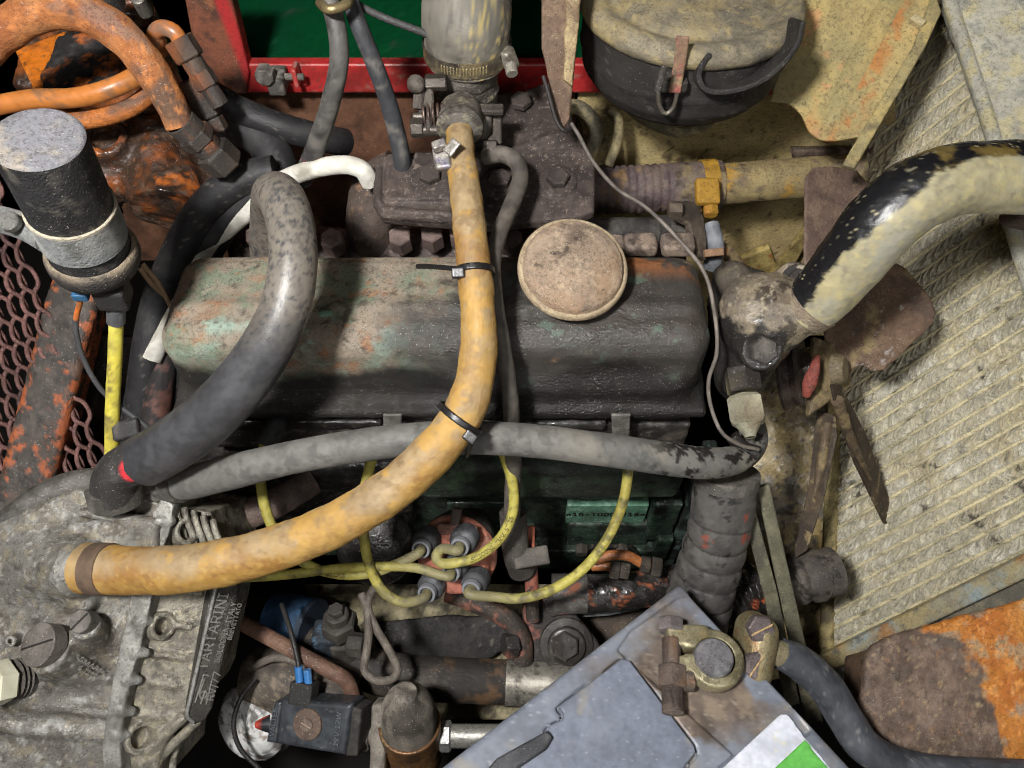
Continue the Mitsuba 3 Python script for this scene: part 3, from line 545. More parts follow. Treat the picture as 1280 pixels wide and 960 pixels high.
def ties(k, label, x, y, w, ax, r, tail, flip=1, squash=1.):
    t = thing('cable_tie', label, 'cable tie', None); f = frax(at(x, y, w), ax)
    th = np.linspace(0, 2 * np.pi, 49); e = np.array([f.out([r * math.cos(a), r * squash * math.sin(a), 0]) for a in th])
    part(t, 'strap', solid(lambda p: np.maximum(np.abs(np.hypot(p[..., 0], p[..., 1] / squash) - r) - .0009, np.abs(p[..., 2]) - .0028), (-r - .003, -r * squash - .003, -.004), (r + .003, r * squash + .003, .004), .0011, f), 'sleek', '#1b1a1a')
    hx, hy = k; h = Fr(at(hx, hy, w + r * .8), ax, z=[0, 0, 1]); part(t, 'head', box(h, (0, 0, 0), (.0045, .0055, .0035), .0012, .001), 'sleek', '#211f1f')
    if tail: part(t, 'tail', ptube(tail, 3.2), 'sleek', '#1b1a1a')
ties((573, 341), 'black cable tie binding the tan hose to the thin grey hose beside the filler cap', 593, 340, .082, at(596, 400, .09) - at(591, 300, .078), .0165, [(572, 336, .095), (535, 333, .07), (522, 333, .06)])
ties((588, 546), 'black cable tie holding the tan hose where it crosses the grey hose', 575, 523, .092, at(545, 562, .09) - at(590, 500, .092), .0205, [(590, 548, .105), (587, 560, .09), (583, 570, .07)])
gh = [(211, 609, .015, 16), (235, 604, .02, 20.5), (290, 590, .035, 22), (360, 573, .048), (450, 557, .055), (540, 548, .055), (640, 549, .05), (740, 560, .043), (830, 573, .03), (885, 579, .016, 20), (922, 573, -.005, 18), (942, 552, -.03, 17), (936, 520, -.06, 17)]
t = thing('coolant_hose', 'grey rubber hose running level across the engine, black oil spots at its right end', 'hose')
part(t, 'hose', ptube(gh, 21, step=.0016), 'rubber', paint('#595854', ('#696762', 18, .46, .62), ('#4a4946', 60, .54, .66), ('#7d776c', 14, .48, .62, xin(.0, .10), .8), ('#171412', 60, .555, .575, xin(.10, .15), 1.2)), lump=.0004)
part(t, 'pipe_end', ptube([(185, 617, .0), (200, 612, .008), (222, 607, .016)], 15), 'metal', paint('#8d8a84', ('#3b3936', 40, .5, .6)))
ring_at(t, 'band', [(218, 608, .016), (230, 605, .02)], 0, 20, .006, 'metal', '#5f5c58')
bh = [(338, 345, -.09, 24), (338, 300, -.05, 25), (340, 262, .0, 26), (344, 244, .05, 28), (354, 252, .085, 29), (364, 285, .10, 29.5), (366, 335, .11, 30), (354, 392, .11, 31), (318, 457, .10, 33), (265, 518, .085, 34), (212, 558, .065, 34), (180, 576, .052, 33)]
t = thing('heater_hose', 'thick black rubber hose looping down over the left end of the engine cover', 'hose')
def bhc(p, n, a): return paint('#343436', ('#424244', 30, .48, .64), ('#726b61', 170, .27, .52, lambda p, n, a: st(.015, .075, p[:, 1] + .04 * (fbm(p * 60) - .5)), 1.), ('#504c46', 160, .58, .68, lambda p, n, a: st(.0, .05, p[:, 1])))(p, n, a)
part(t, 'hose', ptube(bh, 31, step=.0016), 'satin', bhc, lump=.0003)
RUB = paint('#2a2929', ('#3c3a38', 40, .5, .65), ('#5d5650', 90, .6, .68, None, .7))
t = thing('elbow_fitting', 'short black elbow with a daub of red paint joining the heater hose to the regulator', 'elbow')
part(t, 'elbow', ptube([(194, 568, .058), (170, 577, .055), (152, 588, .052), (144, 602, .047), (143, 622, .040)], 27.5, step=.0016), 'dirty', paint('#2b2928', ('#454240', 50, .5, .64), ('#d2303a', 45, .30, .36, lambda p, n, a: st(.0095, .0065, np.linalg.norm((p - at(163, 588, .07)) * [1, .8, .5], axis=1)))), lump=.0008)
part(t, 'collar', lathe([(.019, -.012), (.023, -.011), (.0235, .006), (.021, .008), (.015, .008)], frax(at(143, 615, .038), nrm([.0, .85, .35])), 48), 'cast', paint('#4b4843', ('#7d7a72', 60, .5, .62)))
part(t, 'clamp_ear', box(Fr(at(176, 598, .03), [1, .5, .2], z=[0, .4, 1]), (0, 0, 0), (.010, .002, .007), .001, .001), 'metal', '#6d6a66')
part(t, 'lug', box(Fr(at(158, 537, .03), [1, .3, .1], z=[0, .3, 1]), (0, 0, 0), (.012, .009, .004), .003, .0014), 'dirty', RUB)
t = thing('breather_hose', 'thin dull grey hose from the carburettor side passing down beside the tan hose', 'hose')
part(t, 'hose', ptube([(606, 196, -.02), (628, 193, -.012), (646, 203, -.008), (650, 225, -.002), (640, 255, .01), (624, 292, .035), (616, 330, .055), (620, 385, .062), (630, 440, .055), (638, 500, .035), (640, 530, .015), (642, 580, -.03), (640, 650, -.09), (643, 690, -.12)], 10.5, rough=.03), 'rubber', paint('#4f4a44', ('#655e55', 40, .48, .62), ('#37332f', 30, .54, .66)), lump=.0006)
part(t, 'end_nut', box(Fr(at(664, 697, -.105), [1, .18, 0], z=[0, .3, 1]), (0, 0, 0), (.019, .010, .010), .002, .0018), 'dirty', paint('#5c5750', ('#47433e', 40, .5, .65)))
part(t, 'end_sleeve', ptube([(641, 640, -.09), (645, 690, -.11), (652, 712, -.13)], 17), 'dirty', paint('#4a4641', ('#34312d', 30, .5, .65)))
# white pipe
t = solo('white_pipe', 'grubby white plastic hose bent from behind the engine cover to the inlet casting', 'hose',
    ptube([(190, 450, -.10), (204, 415, -.10), (228, 360, -.10), (268, 302, -.09), (312, 262, -.075), (350, 228, -.06), (390, 212, -.05), (430, 206, -.045), (452, 212, -.045), (463, 228, -.06)], 11.5), 'rubber', paint('#c9c6bb', ('#aaa699', 30, .48, .62), ('#857f70', 40, .58, .68)))
labels[t]['label'] = 'grubby white plastic hose bent from behind the engine cover to the inlet casting'
# black harness hoses on the left
HB = paint('#232223', ('#302f2f', 30, .5, .65), ('#15141a', 14, .55, .7), ('#6d675f', 160, .68, .73, None, .6))
for i, (pts, r, lab) in enumerate((
    ([(345, 215, -.06), (300, 225, -.06), (255, 262, -.07), (222, 320, -.09), (200, 375, -.10), (188, 430, -.11), (178, 500, -.13), (165, 570, -.15)], 21, 'thick black hose curving down on the left, outermost of the bundle beside the coil'),
    ([(370, 232, -.075), (318, 245, -.08), (278, 280, -.09), (245, 335, -.11), (226, 400, -.13), (212, 470, -.14), (200, 560, -.16)], 22, 'thick black hose curving down on the left, nearest the engine cover'),
    ([(265, 118, -.07), (300, 138, -.08), (350, 158, -.09), (400, 172, -.11), (430, 178, -.14)], 17, 'black hose running right from the hydraulic fittings in front of the brown wall'),
    ([(282, 150, -.10), (325, 172, -.10), (345, 200, -.10), (350, 235, -.10)], 24, 'short thick black hose turning down in front of the brown wall'),
    ([(205, 440, -.12), (200, 480, -.12), (192, 540, -.13)], 17, 'short black hose with faint pink wear below the white hose'))):
    solo('black_hose', lab, 'hose', ptube(pts, r), 'rubber', HB if i < 4 else paint('#2b2828', ('#6b4a40', 40, .54, .64)))
for i, (pts, r, lab, base) in enumerate((
    ([(405, -20, .06), (420, 30, .05), (424, 75, .04), (414, 125, .01), (398, 175, -.03), (378, 225, -.08)], 12, 'left of two grey hoses hanging before the red rail, with red paint spots', '#4f4d4a'),
    ([(430, -20, .05), (446, 25, .04), (468, 80, .02), (486, 130, -.01), (500, 185, -.04), (504, 215, -.06)], 11, 'right of two grey hoses hanging before the red rail, darker', '#37383b'))):
    solo('vent_hose', lab, 'hose', ptube(pts, r), 'rubber', paint(base, ('#6a6660', 40, .5, .64), ('#2c2b2b', 26, .55, .66), *([('#b23236', 110, .60, .63, lambda p, n, a: st(.235, .21, p[:, 1]))] if i == 0 else [])))
t = thing('hose_strap', 'brass coloured band gathering the two grey hoses at the top of the picture', 'strap'); put(t, ptube([(400, 4, .055), (412, 12, .075), (432, 6, .07), (438, -2, .05)], 6), 'metal', paint('#77684b', ('#9d8d65', 50, .5, .62)))
solo('throttle_cable', 'thin black ribbed cable slanting across the green panel to the intake elbow', 'cable', ptube([(420, -20, .03), (445, 4, .03), (480, 22, .03), (532, 42, .02), (560, 55, .01)], 4.6, ripple=lambda s: .0004 * np.sin(s * 3000)), 'rubber', '#3e3d3c')
# ================================================================== distributor and its leads
DA = nrm([-.20, -.22, .95]); df = frax(at(567, 698, -.10), DA); dr_ = 51 * px(-.10)
t = thing('distributor', 'round terracotta coloured distributor cap with five black lead boots', 'distributor')
DC = paint('#a86a58', ('#8d4d3d', 20, .5, .64), ('#b08270', 40, .56, .68), ('#4b332c', 30, .64, .71))
part(t, 'cap', lathe([(0, .014), (dr_ * .62, .0135), (dr_ * .82, .011), (dr_ * .90, .004), (dr_ * .93, -.006), (dr_ * 1.0, -.008), (dr_ * 1.02, -.014), (dr_ * .9, -.016)], df, 72, sharp=50, step=.003), 'dirty', DC, lump=.0006)
part(t, 'body', lathe([(dr_ * .95, -.016), (dr_ * 1.0, -.024), (dr_ * .9, -.045), (dr_ * .5, -.09), (0, -.09)], df, 48), 'oily', paint('#2b2826', ('#4a443e', 40, .5, .65)))
part(t, 'clip', plate(Fr(df.out([0, 0, .006]), df.A[0], df.A[1]), [(566, 634), (578, 636), (574, 660), (563, 658)], -.004, .004, .0014), 'dirty', '#463d37')
part(t, 'clip_saddle', box(Fr(df.out(df.pix(572, 663, .008)), XW, z=DA), (0, 0, 0), (.022, .007, .004), .003, .0016), 'dirty', paint('#6b4b40', ('#8a5e4e', 40, .5, .62)))
boots = [(529, 683), (577, 680), (566, 712), (536, 738), (591, 733)]
RUBG = paint('#3a3b3c', ('#55565a', 40, .5, .64), ('#2a2a2b', 60, .56, .66))
bc = []
for x, y in boots:
    c = df.pix(x, y, .03); f = frax(df.out([c[0], c[1], .012]), DA)
    b = part(t, 'boot', lathe([(0, .024), (.0075, .024), (.0085, .021), (.0085, .017), (.0125, .0155), (.0145, .012), (.0150, .0), (.014, -.004)], f, 40, sharp=50), 'rubber', RUBG)
    part(b, 'collar', lathe([(.0070, .0245), (.0070, .0265), (.0095, .0265), (.0100, .021)], f, 32), 'rubber', '#6f7074')
    bc.append(f.out([0, 0, .022]))
YL = paint('#9c9245', ('#aca352', 40, .46, .60), ('#867c3a', 26, .52, .64), ('#5f5836', 40, .57, .66), ('#3d392a', 90, .64, .70, None, .8))
def lead(lab, pts, end, r=6.3, key='ignition_lead', grp='yellow ignition leads', words=None, tips=None):
    t = thing(key, lab, 'ignition lead', grp)
    B = [list(at(*q)) for q in pts]
    if end is not None: B += [list(bc[end] + DA * .012), list(bc[end])]
    part(t, 'cable', tube([b + [r * px(-.06)] for b in B], .005, .002, 20), 'rubber', lambda p, n, a: (lambda c: c + (C('#6b6654') - c) * (st(.62, .92, a) * .8)[:, None])(YL(p, n, a)))
    if words:
        S = spline(np.array(B), .001); s = np.concatenate([[0], np.cumsum(L2(np.diff(S, axis=0)))]); Tn = np.gradient(S, axis=0); Tn /= L2(Tn)[:, None]
        s0, s, S, Tn = (words[1] * s[-1], s, S, Tn)
        def warp(V):
            u = s0 - V[:, 0] if words[2] < 0 else s0 + V[:, 0]
            P = np.stack([np.interp(u, s, S[:, k]) for k in range(3)], 1); D_ = np.stack([np.interp(u, s, Tn[:, k]) for k in range(3)], 1) * (words[2])
            Z = np.array([0, 0, 1.]) - D_ * D_[:, 2:]; Z /= L2(Z)[:, None]; Yd = np.cross(Z, D_); rr = r * px(-.06)
            an = (V[:, 1] - .0021) / rr; return P + (rr - .0001 + V[:, 2]) [:, None] * (np.cos(an)[:, None] * Z + np.sin(an)[:, None] * Yd)
        part(t, 'lettering', text(words[0], .0042, None, .0003, warp=warp), 'void', '#2a2613')
    return t
t = lead('yellow ignition lead from the leftmost plug, looping low to the distributor', [(334, 548, -.03), (328, 565, -.03), (326, 600, -.04), (333, 640, -.045), (352, 678, -.05), (385, 706, -.055), (425, 718, -.06), (465, 716, -.062), (498, 704, -.06)], 0, words=('SILICONE', .62, 1))
part(t, 'plug_boot', ptube([(352, 512, -.05), (344, 535, -.035), (332, 558, -.03)], 12.5), 'rubber', RUBG)
lead('yellow ignition lead curling down just left of the distributor', [(470, 560, -.03), (461, 588, -.035), (454, 625, -.04), (456, 680, -.045), (466, 718, -.05), (482, 742, -.052), (505, 753, -.055)], 3)
lead('printed yellow ignition lead arching right of the distributor cap and doubling back over it', [(622, 545, -.03), (632, 575, -.03), (641, 605, -.035), (641, 640, -.04), (626, 672, -.045), (598, 695, -.05), (572, 703, -.052), (552, 704, -.052), (545, 696, -.052), (553, 686, -.056)], 1, words=('SILICONE  7MM  ST 15', .50, -1))
lead('yellow ignition lead sweeping from under the oil spotted hose to the lowest right boot', [(786, 560, -.03), (785, 590, -.03), (778, 630, -.035), (758, 675, -.04), (728, 712, -.045), (690, 737, -.05), (650, 748, -.055), (618, 746, -.058)], 4)
lead('yellow ignition lead coming from the left under the tan hose to the middle boot', [(255, 722, -.05), (300, 722, -.05), (360, 718, -.052), (430, 710, -.055), (480, 708, -.056), (520, 710, -.057)], 2, 6.0)
# ================================================================== ignition coil on the left
cb, ct = at(118, 322, .115), at(46, 172, .22); CA = nrm(ct - cb); LC = np.linalg.norm(ct - cb); cf = frax(cb, CA); rc = 55.5 * px(.21)
t = thing('ignition_coil', 'black cylindrical ignition coil with scuffed grey top and grey clamp band, at left', 'ignition coil')
part(t, 'can', lathe([(0, LC), (rc * .93, LC), (rc * .99, LC - .0015), (rc, LC - .004), (rc, .014), (rc * 1.02, .006)], cf, 80, step=.002), 'dirty',
     paint('#262627', ('#1a1a1b', 20, .5, .65), ('#4d4a45', 50, .55, .66), ('#77715f', 34, .66, .73), ('#737276', 30, .15, .35, lambda p, n, a: st(.6, .9, n @ CA), 1.15), ('#938878', 18, .46, .58, lambda p, n, a: st(.6, .9, n @ CA))), lump=.0003)
part(t, 'rolled_base', lathe([(rc * 1.02, .0135), (rc * 1.10, .0125), (rc * 1.16, .008), (rc * 1.17, .002), (rc * 1.12, -.004), (rc * 1.0, -.007), (rc * .5, -.010), (0, -.010)], cf, 80, sharp=60), 'dirty', paint('#2d2b2a', ('#8d7f6b', 30, .25, .5, lambda p, n, a: st(.1, .6, n @ CA), 1.)))
bz = LC * .34
part(t, 'clamp_band', lathe([(rc * 1.005, bz - .016), (rc * 1.05, bz - .016), (rc * 1.05, bz + .015), (rc * 1.005, bz + .015)], cf, 80, step=.003), 'dusty', paint('#7b7d7c', ('#92928d', 30, .48, .62), ('#55554f', 24, .56, .68)))
part(t, 'band_edge', lathe([(rc * 1.0, bz + .014), (rc * 1.06, bz + .0145), (rc * 1.06, bz + .0165), (rc * 1.0, bz + .017)], cf, 80), 'dusty', '#a39a88')
k = part(t, 'mounting_arm', ptube([(60, 300, .13), (40, 288, .125), (15, 278, .12), (-20, 270, .115)], 17), 'dusty', paint('#737472', ('#8b8a84', 30, .5, .64)))
part(k, 'slotted_screw', hexa(frax(at(12, 277, .142), [0, .2, 1]), .008, -.004, .003, 16), 'metal', '#7d7b77')
part(t, 'terminal_block', box(frax(at(141, 365, .10), CA), (0, 0, 0), (.012, .012, .012), .003, .002), 'dirty', '#2d2c2b')
part(t, 'blue_terminal', box(frax(at(101, 369, .105), CA), (0, 0, 0), (.006, .004, .004), .0015, .001), 'sleek', '#2f5675')
t = thing('coil_lead', 'dirty yellow thick lead hanging straight down from the coil behind the elbow fitting', 'ignition lead', None)
part(t, 'boot', ptube([(144, 360, .10), (145, 385, .085), (145, 402, .075)], 11), 'rubber', paint('#4a4a4c', ('#5f5f60', 40, .5, .6)))
part(t, 'cable', ptube([(145, 398, .075), (144, 440, .06), (141, 500, .04), (140, 560, .015), (142, 600, -.01)], 8.6), 'rubber', paint('#b3a63f', ('#877c3d', 40, .46, .58), ('#5b5136', 60, .54, .64), ('#c8bf52', 30, .55, .66)))
solo('earth_wire', 'thin black wire with an orange sleeve curving below the coil', 'wire', ptube([(101, 374, .10), (95, 400, .08), (95, 415, .075), (105, 450, .06), (125, 485, .045), (150, 508, .03), (185, 535, .02), (192, 548, .01)], 3.4), 'rubber', lambda p, n, a: np.where((a < .17)[:, None], paint('#c0662a', ('#8b5a36', 80, .5, .6))(p, n, a), C('#3a3a3b')))
for i, pts in enumerate(([(178, 330, .0), (195, 350, -.01), (215, 385, -.04)], [(175, 335, .0), (190, 355, -.01), (210, 372, -.04)])): solo('tan_wire', ('lower' if i == 0 else 'upper') + ' of two short tan wires right of the coil base', 'wire', ptube(pts, 3.2), 'rubber', paint('#8d755a', ('#b09a7a', 60, .5, .6)))
# ================================================================== hydraulics at the top left
OR = paint('#985f37', ('#ab7449', 30, .47, .60), ('#8a5230', 20, .54, .66), ('#4f463f', 16, .58, .68), ('#77706a', 34, .56, .66, UP, .6), ('#c07c48', 120, .60, .68))
t = thing('hydraulic_hose', 'thick orange painted hydraulic hose arching over the top left corner', 'hose')
part(t, 'hose', ptube([(-30, 75, .05, 22), (-5, 48, .055, 23), (40, 18, .06, 24), (90, 12, .06, 24), (140, 35, .055, 23), (180, 75, .045, 22), (208, 120, .03, 20), (225, 156, .015, 18)], 22, rough=.03, ripple=lambda s: .0003 * np.sin(s * 1800)), 'dusty', OR, lump=.0012)
NUT = paint('#3b3531', ('#5d4a3a', 30, .5, .64), ('#8a5230', 40, .58, .68), ('#24201d', 30, .56, .66))
def fittings(t, p0, p1, spec, col=NUT):
    a, b = at(*p0), at(*p1); f = frax(a, b - a); Ln = np.linalg.norm(b - a)
    for kind, s0, s1, r in spec:
        r_ = r * px(p0[2])
        part(t, kind, hexa(f, r_, s0 * Ln, s1 * Ln) if kind == 'nut' else rod(f, r_, s0 * Ln, s1 * Ln), 'dirty', col)
fittings(t, (225, 152, .015), (286, 208, -.03), [('ferrule', 0, .25, 20), ('nut', .22, .45, 23), ('collar', .44, .62, 19), ('nut', .60, 1.0, 25)])
t = thing('steel_pipe', 'upper of two orange pipes below the hydraulic hose, ending in a return bend', 'pipe')
part(t, 'pipe', ptube([(-20, 135, .0), (40, 124, .0), (95, 122, .0), (140, 110, -.0), (178, 90, -.01), (198, 60, -.02)], 12), 'sleek', paint('#ad6b34', ('#9a6a40', 30, .5, .62, UP), ('#6d5642', 30, .6, .7)))
part(t, 'return_bend', ptube([(196, 58, -.0), (194, 42, .008), (204, 35, .016), (218, 40, .016), (226, 52, .01)], 10), 'sleek', paint('#b0682f', ('#6a5c52', 40, .5, .65)))
fittings(t, (222, 48, .014), (276, 132, -.02), [('nut', 0, .30, 19), ('collar', .30, .50, 14), ('nut', .48, .72, 16), ('collar', .7, 1.0, 12)])
t = thing('steel_pipe', 'lower of two orange pipes below the hydraulic hose, dirty on top', 'pipe')
part(t, 'pipe', ptube([(-10, 168, -.02), (60, 156, -.02), (120, 148, -.02), (160, 136, -.02), (185, 118, -.025), (192, 100, -.03)], 11), 'dirty', paint('#a86430', ('#4d443e', 20, .42, .54, UP), ('#c97a3a', 40, .56, .66)))
fittings(t, (238, 100, -.01), (272, 165, -.04), [('collar', 0, .4, 14), ('nut', .35, .7, 17), ('nut', .72, 1.0, 16)])
t = thing('hydraulic_valve', 'oily brown and orange hydraulic valve block behind the pipes at the top left', 'valve block')
VB = paint('#3a2a20', ('#8a4a1e', 13, .50, .62), ('#1e1815', 14, .50, .62), ('#b0622a', 22, .62, .70), ('#5d4a3d', 60, .6, .68))
HVf = Fr(at(150, 130, -.13), XW, z=nrm([.1, .35, .95]))
def hp_(x, y, z=0.): return HVf.pix(x, y, z)
def fv(p):
    a, b = hp_(30, 120), hp_(200, 60); d = sbox(p, (a + b) / 2, ((b[0] - a[0]) / 2, .05, .03), .008)
    for x0, y0, x1, y1, r, z in ((150, 0, 190, 110, .034, .0), (175, 130, 215, 260, .040, .0), (120, 230, 250, 150, .03, .0), (240, 150, 260, 250, .025, -.02)): d = su(d, scap(p, hp_(x0, y0) + [0, 0, z], hp_(x1, y1) + [0, 0, z], r), .012)
    for x, y, r in ((203, 172, .017), (150, 205, .024), (175, 30, .02)): c = hp_(x, y); d = su(d, scyl(p, c, c + [0, 0, .048], r, .003), .008)
    for x, y, r in ((203, 172, .008), (150, 205, .015)): c = hp_(x, y); d = ss(d, scyl(p, c + [0, 0, .038], c + [0, 0, .07], r), .003)
    return d
part(t, 'body', solid(fv, (-.17, -.13, -.06), (.13, .16, .07), .0026, HVf), 'oily', VB, lump=.003)
part(t, 'orange_bracket', plate(Fr(HVf.out([0, 0, .036]), HVf.A[0], HVf.A[1]), [(18, 62), (82, 38), (72, 80), (58, 118), (44, 116)], -.004, 0, .002), 'gloss', paint('#c06a1e', ('#8a4a1a', 20, .54, .66), ('#3d2a1c', 90, .68, .72)))
part(t, 'sludge', plate(Fr(HVf.out([0, 0, .040]), HVf.A[0], HVf.A[1]), [(78, 50), (130, 40), (150, 80), (138, 102), (60, 120), (56, 96)], -.01, .004, .0026, .004, .004), 'oily', paint('#2b2a2a', ('#b8642c', 40, .58, .64), ('#3d3b3a', 60, .5, .64)), lump=.004)
part(t, 'plug_screw', screw(frax(at(178, 8, -.03), [0, .3, 1]), 9 * px(-.03), -.01, .012), 'metal', '#8a857c')
part(t, 'cap', lathe([(0, .008), (.014, .007), (.017, .003), (.018, -.01)], frax(at(128, -3, -.04), [0, .3, 1]), 32), 'dirty', '#2b2826')
# expanded metal mesh and the frame rail it hangs on
t = thing('mesh_screen', 'rusty pink expanded metal mesh at the left edge beside the frame rail', 'mesh')
MS = paint('#5f433e', ('#7d5952', 30, .48, .62), ('#35282a', 20, .54, .66))
mf = Fr(at(40, 440, -.06), nrm([1, .35, -.2]), y=nrm([.22, 1, .0]))
for i in range(-15, 5):
    pts = []
    for j in range(-11, 14):
        y = j * .024; x = i * .0062 + (.0029 if (i + j) % 2 else -.0029) * 1.0
        pts.append(mf.out([x + .0004 * math.sin(i * 3 + j), y - .0075, .0045 * (-1) ** (i + j)])); pts.append(mf.out([x, y + .0075, -.001]))
    part(t, 'strand', tube([list(q) for q in pts], .0023, .0032, 8), 'dirty', MS)
fa, fb_ = at(98, 340, -.075), at(8, 690, -.035); rfm = Fr((fa + fb_) / 2, fb_ - fa, z=nrm([.25, .1, 1]))
def frc(p, n, a):
    c = paint('#37322e', ('#4b443d', 40, .48, .62), ('#5a4234', 20, .54, .64), ('#26221f', 60, .56, .66))(p, n, a); q = rfm.loc(p)
    k = st(.48, .58, fbm(p * 130, 5, 3) + .20 * st(.004, .026, np.abs(q[:, 1])) - .19 + .08 * st(.0, .12, q[:, 0]) + .25 * (fbm(p * 12, 3, 5) - .5)); return c + (C('#94502f') - c) * k[:, None]
solo('frame_rail', 'flat sided black frame bar on the left with orange paint wearing through', 'frame', box(rfm, (0, 0, -.025), (np.linalg.norm(fb_ - fa) / 2, .0245, .027), .009, .0024), 'dirty', frc, lump=.0022)
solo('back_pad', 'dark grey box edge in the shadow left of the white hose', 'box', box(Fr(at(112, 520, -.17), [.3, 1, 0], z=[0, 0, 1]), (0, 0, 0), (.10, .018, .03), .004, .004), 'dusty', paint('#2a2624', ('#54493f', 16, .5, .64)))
# ================================================================== intake at the top centre
CASTD = paint('#56514a', ('#77716a', 40, .48, .62), ('#38342f', 20, .54, .66), ('#8d866f', 110, .62, .70))
t = thing('carburettor', 'grey cast throttle body with a lever and spring linkage, below the dusty intake elbow', 'carburettor')
CO = at(584, 112, -.045); CF = Fr(CO, XW, z=ZW); cl = lambda x, y, w: CF.loc(at(x, y, w))
sa, sb = cl(576, 142, -.02), cl(574, 166, .022)
def f(p):
    d = scyl(p, (0, 0, -.014), (0, 0, .052), .0305, .002)
    d = ss(d, stor(p, (0, 0, .012), .0315, .0022), .002); d = su(d, stor(p, (0, 0, .002), .0305, .0018), .002)
    d = su(d, scyl(p, (0, 0, -.095), (0, 0, -.008), .024, .004), .006)
    d = su(d, sbox(p, (.0, -.012, -.045), (.026, .020, .024), .006), .006)
    d = su(d, scyl(p, sa, sb, .0215, .003), .006); d = ss(d, scyl(p, sa + (sb - sa) * .8, sb + (sb - sa), .0165, .001), .002)
    d = su(d, sbox(p, (.0, .0, -.10), (.045, .035, .006), .004), .006)
    return d
part(t, 'body', solid(f, (-.05, -.075, -.11), (.05, .04, .054), .0018, CF), 'cast', CASTD, lump=.0012)
part(t, 'screw', rod(Fr(at(577, 89, .002), XW, z=nrm([0, -.5, .6])), .0042, -.004, .004, 20), 'metal', '#4b4741')
LK = paint('#4a443e', ('#6d665d', 50, .5, .63), ('#332d29', 40, .55, .66))
k = part(t, 'throttle_lever', plate(Fr(at(533, 130, .0), nrm([.55, 0, .6]), y=nrm([.05, 1, 0])), [(527, 100), (537, 98), (541, 120), (537, 165), (527, 168), (525, 140)], -.0025, .0025, .0013, .0012), 'dirty', LK)
part(t, 'ball_joint', lathe([(0, .0085), (.0045, .0075), (.0078, .004), (.0085, 0), (.0078, -.004), (.0045, -.0075), (0, -.0085)], frax(at(520, 105, .01), XW), 24, sharp=180), 'dirty', LK)
part(t, 'ball_neck', rod(Fr(at(524, 120, .0), ZW, z=nrm([.1, 1, .2])), .0055, -.012, .012), 'dirty', LK)
part(t, 'lever_bolt', hexa(Fr(at(545, 103, .005), ZW, z=XW), .0075, -.010, .010), 'metal', LK)
part(t, 'shaft', rod(Fr(at(540, 146, .0), ZW, z=XW), .0036, -.018, .03), 'metal', LK)
th = np.linspace(0, 2 * np.pi * 5.5, 90); sf_ = Fr(at(530, 144, .0), ZW, z=XW)
part(t, 'return_spring', tube([list(sf_.out([.0098 * math.cos(a), .0098 * math.sin(a), .0245 * a / th[-1]])) for a in th], .0014, .002, 8), 'metal', paint('#5a4a42', ('#7d6d63', 90, .5, .62)))
part(t, 'lower_bolt', hexa(Fr(at(519, 160, .0), ZW, z=XW), .009, -.004, .008), 'metal', LK)
part(t, 'lower_shaft', rod(Fr(at(540, 163, .0), ZW, z=XW), .0055, -.014, .02), 'metal', LK)
part(t, 'stop_tab', box(Fr(at(606, 137, -.01), XW, ZW), (0, 0, 0), (.018, .003, .006), .0015, .0015), 'dirty', LK)
part(t, 'side_plug', ptube([(607, 142, -.02), (606, 160, -.02), (604, 170, -.025)], 9), 'dirty', LK)
part(t, 'side_bracket', plate(Fr(at(620, 160, -.02), XW, z=[.2, .2, 1]), [(616, 140), (627, 142), (627, 180), (610, 182), (610, 172), (616, 168)], -.006, .002, .0014), 'dirty', LK)
part(t, 'side_nut', hexa(frax(at(611, 185, -.015), XW), .008, -.006, .008), 'metal', LK)
t = thing('intake_elbow', 'dusty grey rubber elbow rising out of the top of the picture above the carburettor', 'hose')
ELB = paint('#69655c', ('#7d786d', 25, .48, .62), ('#4c4943', 18, .54, .66), ('#b3a062', 150, .58, .66, xin(-.06, -.03), .9), ('#55524d', 140, .6, .7))
eb = at(584, 58, -.012)
part(t, 'elbow', tube([list(eb - ZW * .012) + [.0395], list(eb) + [.040], list(eb + ZW * .03 + [0, .0, .0]) + [.0415], list(at(586, 2, .0)) + [.0405], list(at(588, -40, .0)) + [.041], list(at(588, -90, -.04)) + [.043]], .04, .002), 'rubber', ELB, lump=.0020)
ef = Fr(eb, XW, z=ZW)
k = thing('hose_clamp', 'slotted worm drive clamp round the bottom of the intake elbow', 'hose clamp')
part(k, 'band', lathe([(.040, -.0075), (.0425, -.0075), (.0425, .0075), (.040, .0075)], ef, 80, step=.004), 'metal', paint('#5b554b', ('#958663', 60, .48, .6), ('#34302b', 40, .54, .64)))
for a in np.radians(np.arange(238, 300, 4.2)):
    part(k, 'slot', box(Fr(ef.out([.0427 * math.cos(a), .0427 * math.sin(a), 0]), [-math.sin(a), math.cos(a), 0] @ ef.A, y=ef.A[2] + .25 * (np.array([-math.sin(a), math.cos(a), 0]) @ ef.A)), (0, 0, 0), (.0007, .0042, .0008), .0004, .0009), 'metal', '#a3946c')
a = math.radians(-28); so = ef.out([.046 * math.cos(a), .046 * math.sin(a), .0]); sx = nrm(np.array([.3, .25, 1.]))
part(k, 'worm_housing', box(Fr(so, sx, z=nrm([.6, -.2, .4])), (0, 0, 0), (.011, .007, .0055), .003, .0016), 'metal', paint('#9d978a', ('#6d675b', 50, .5, .62)))
part(k, 'worm_screw', rod(Fr(so + sx * .0, XW, z=nrm([.15, -.9, .2])), .0058, .006, .016, 20), 'metal', '#a59f92')
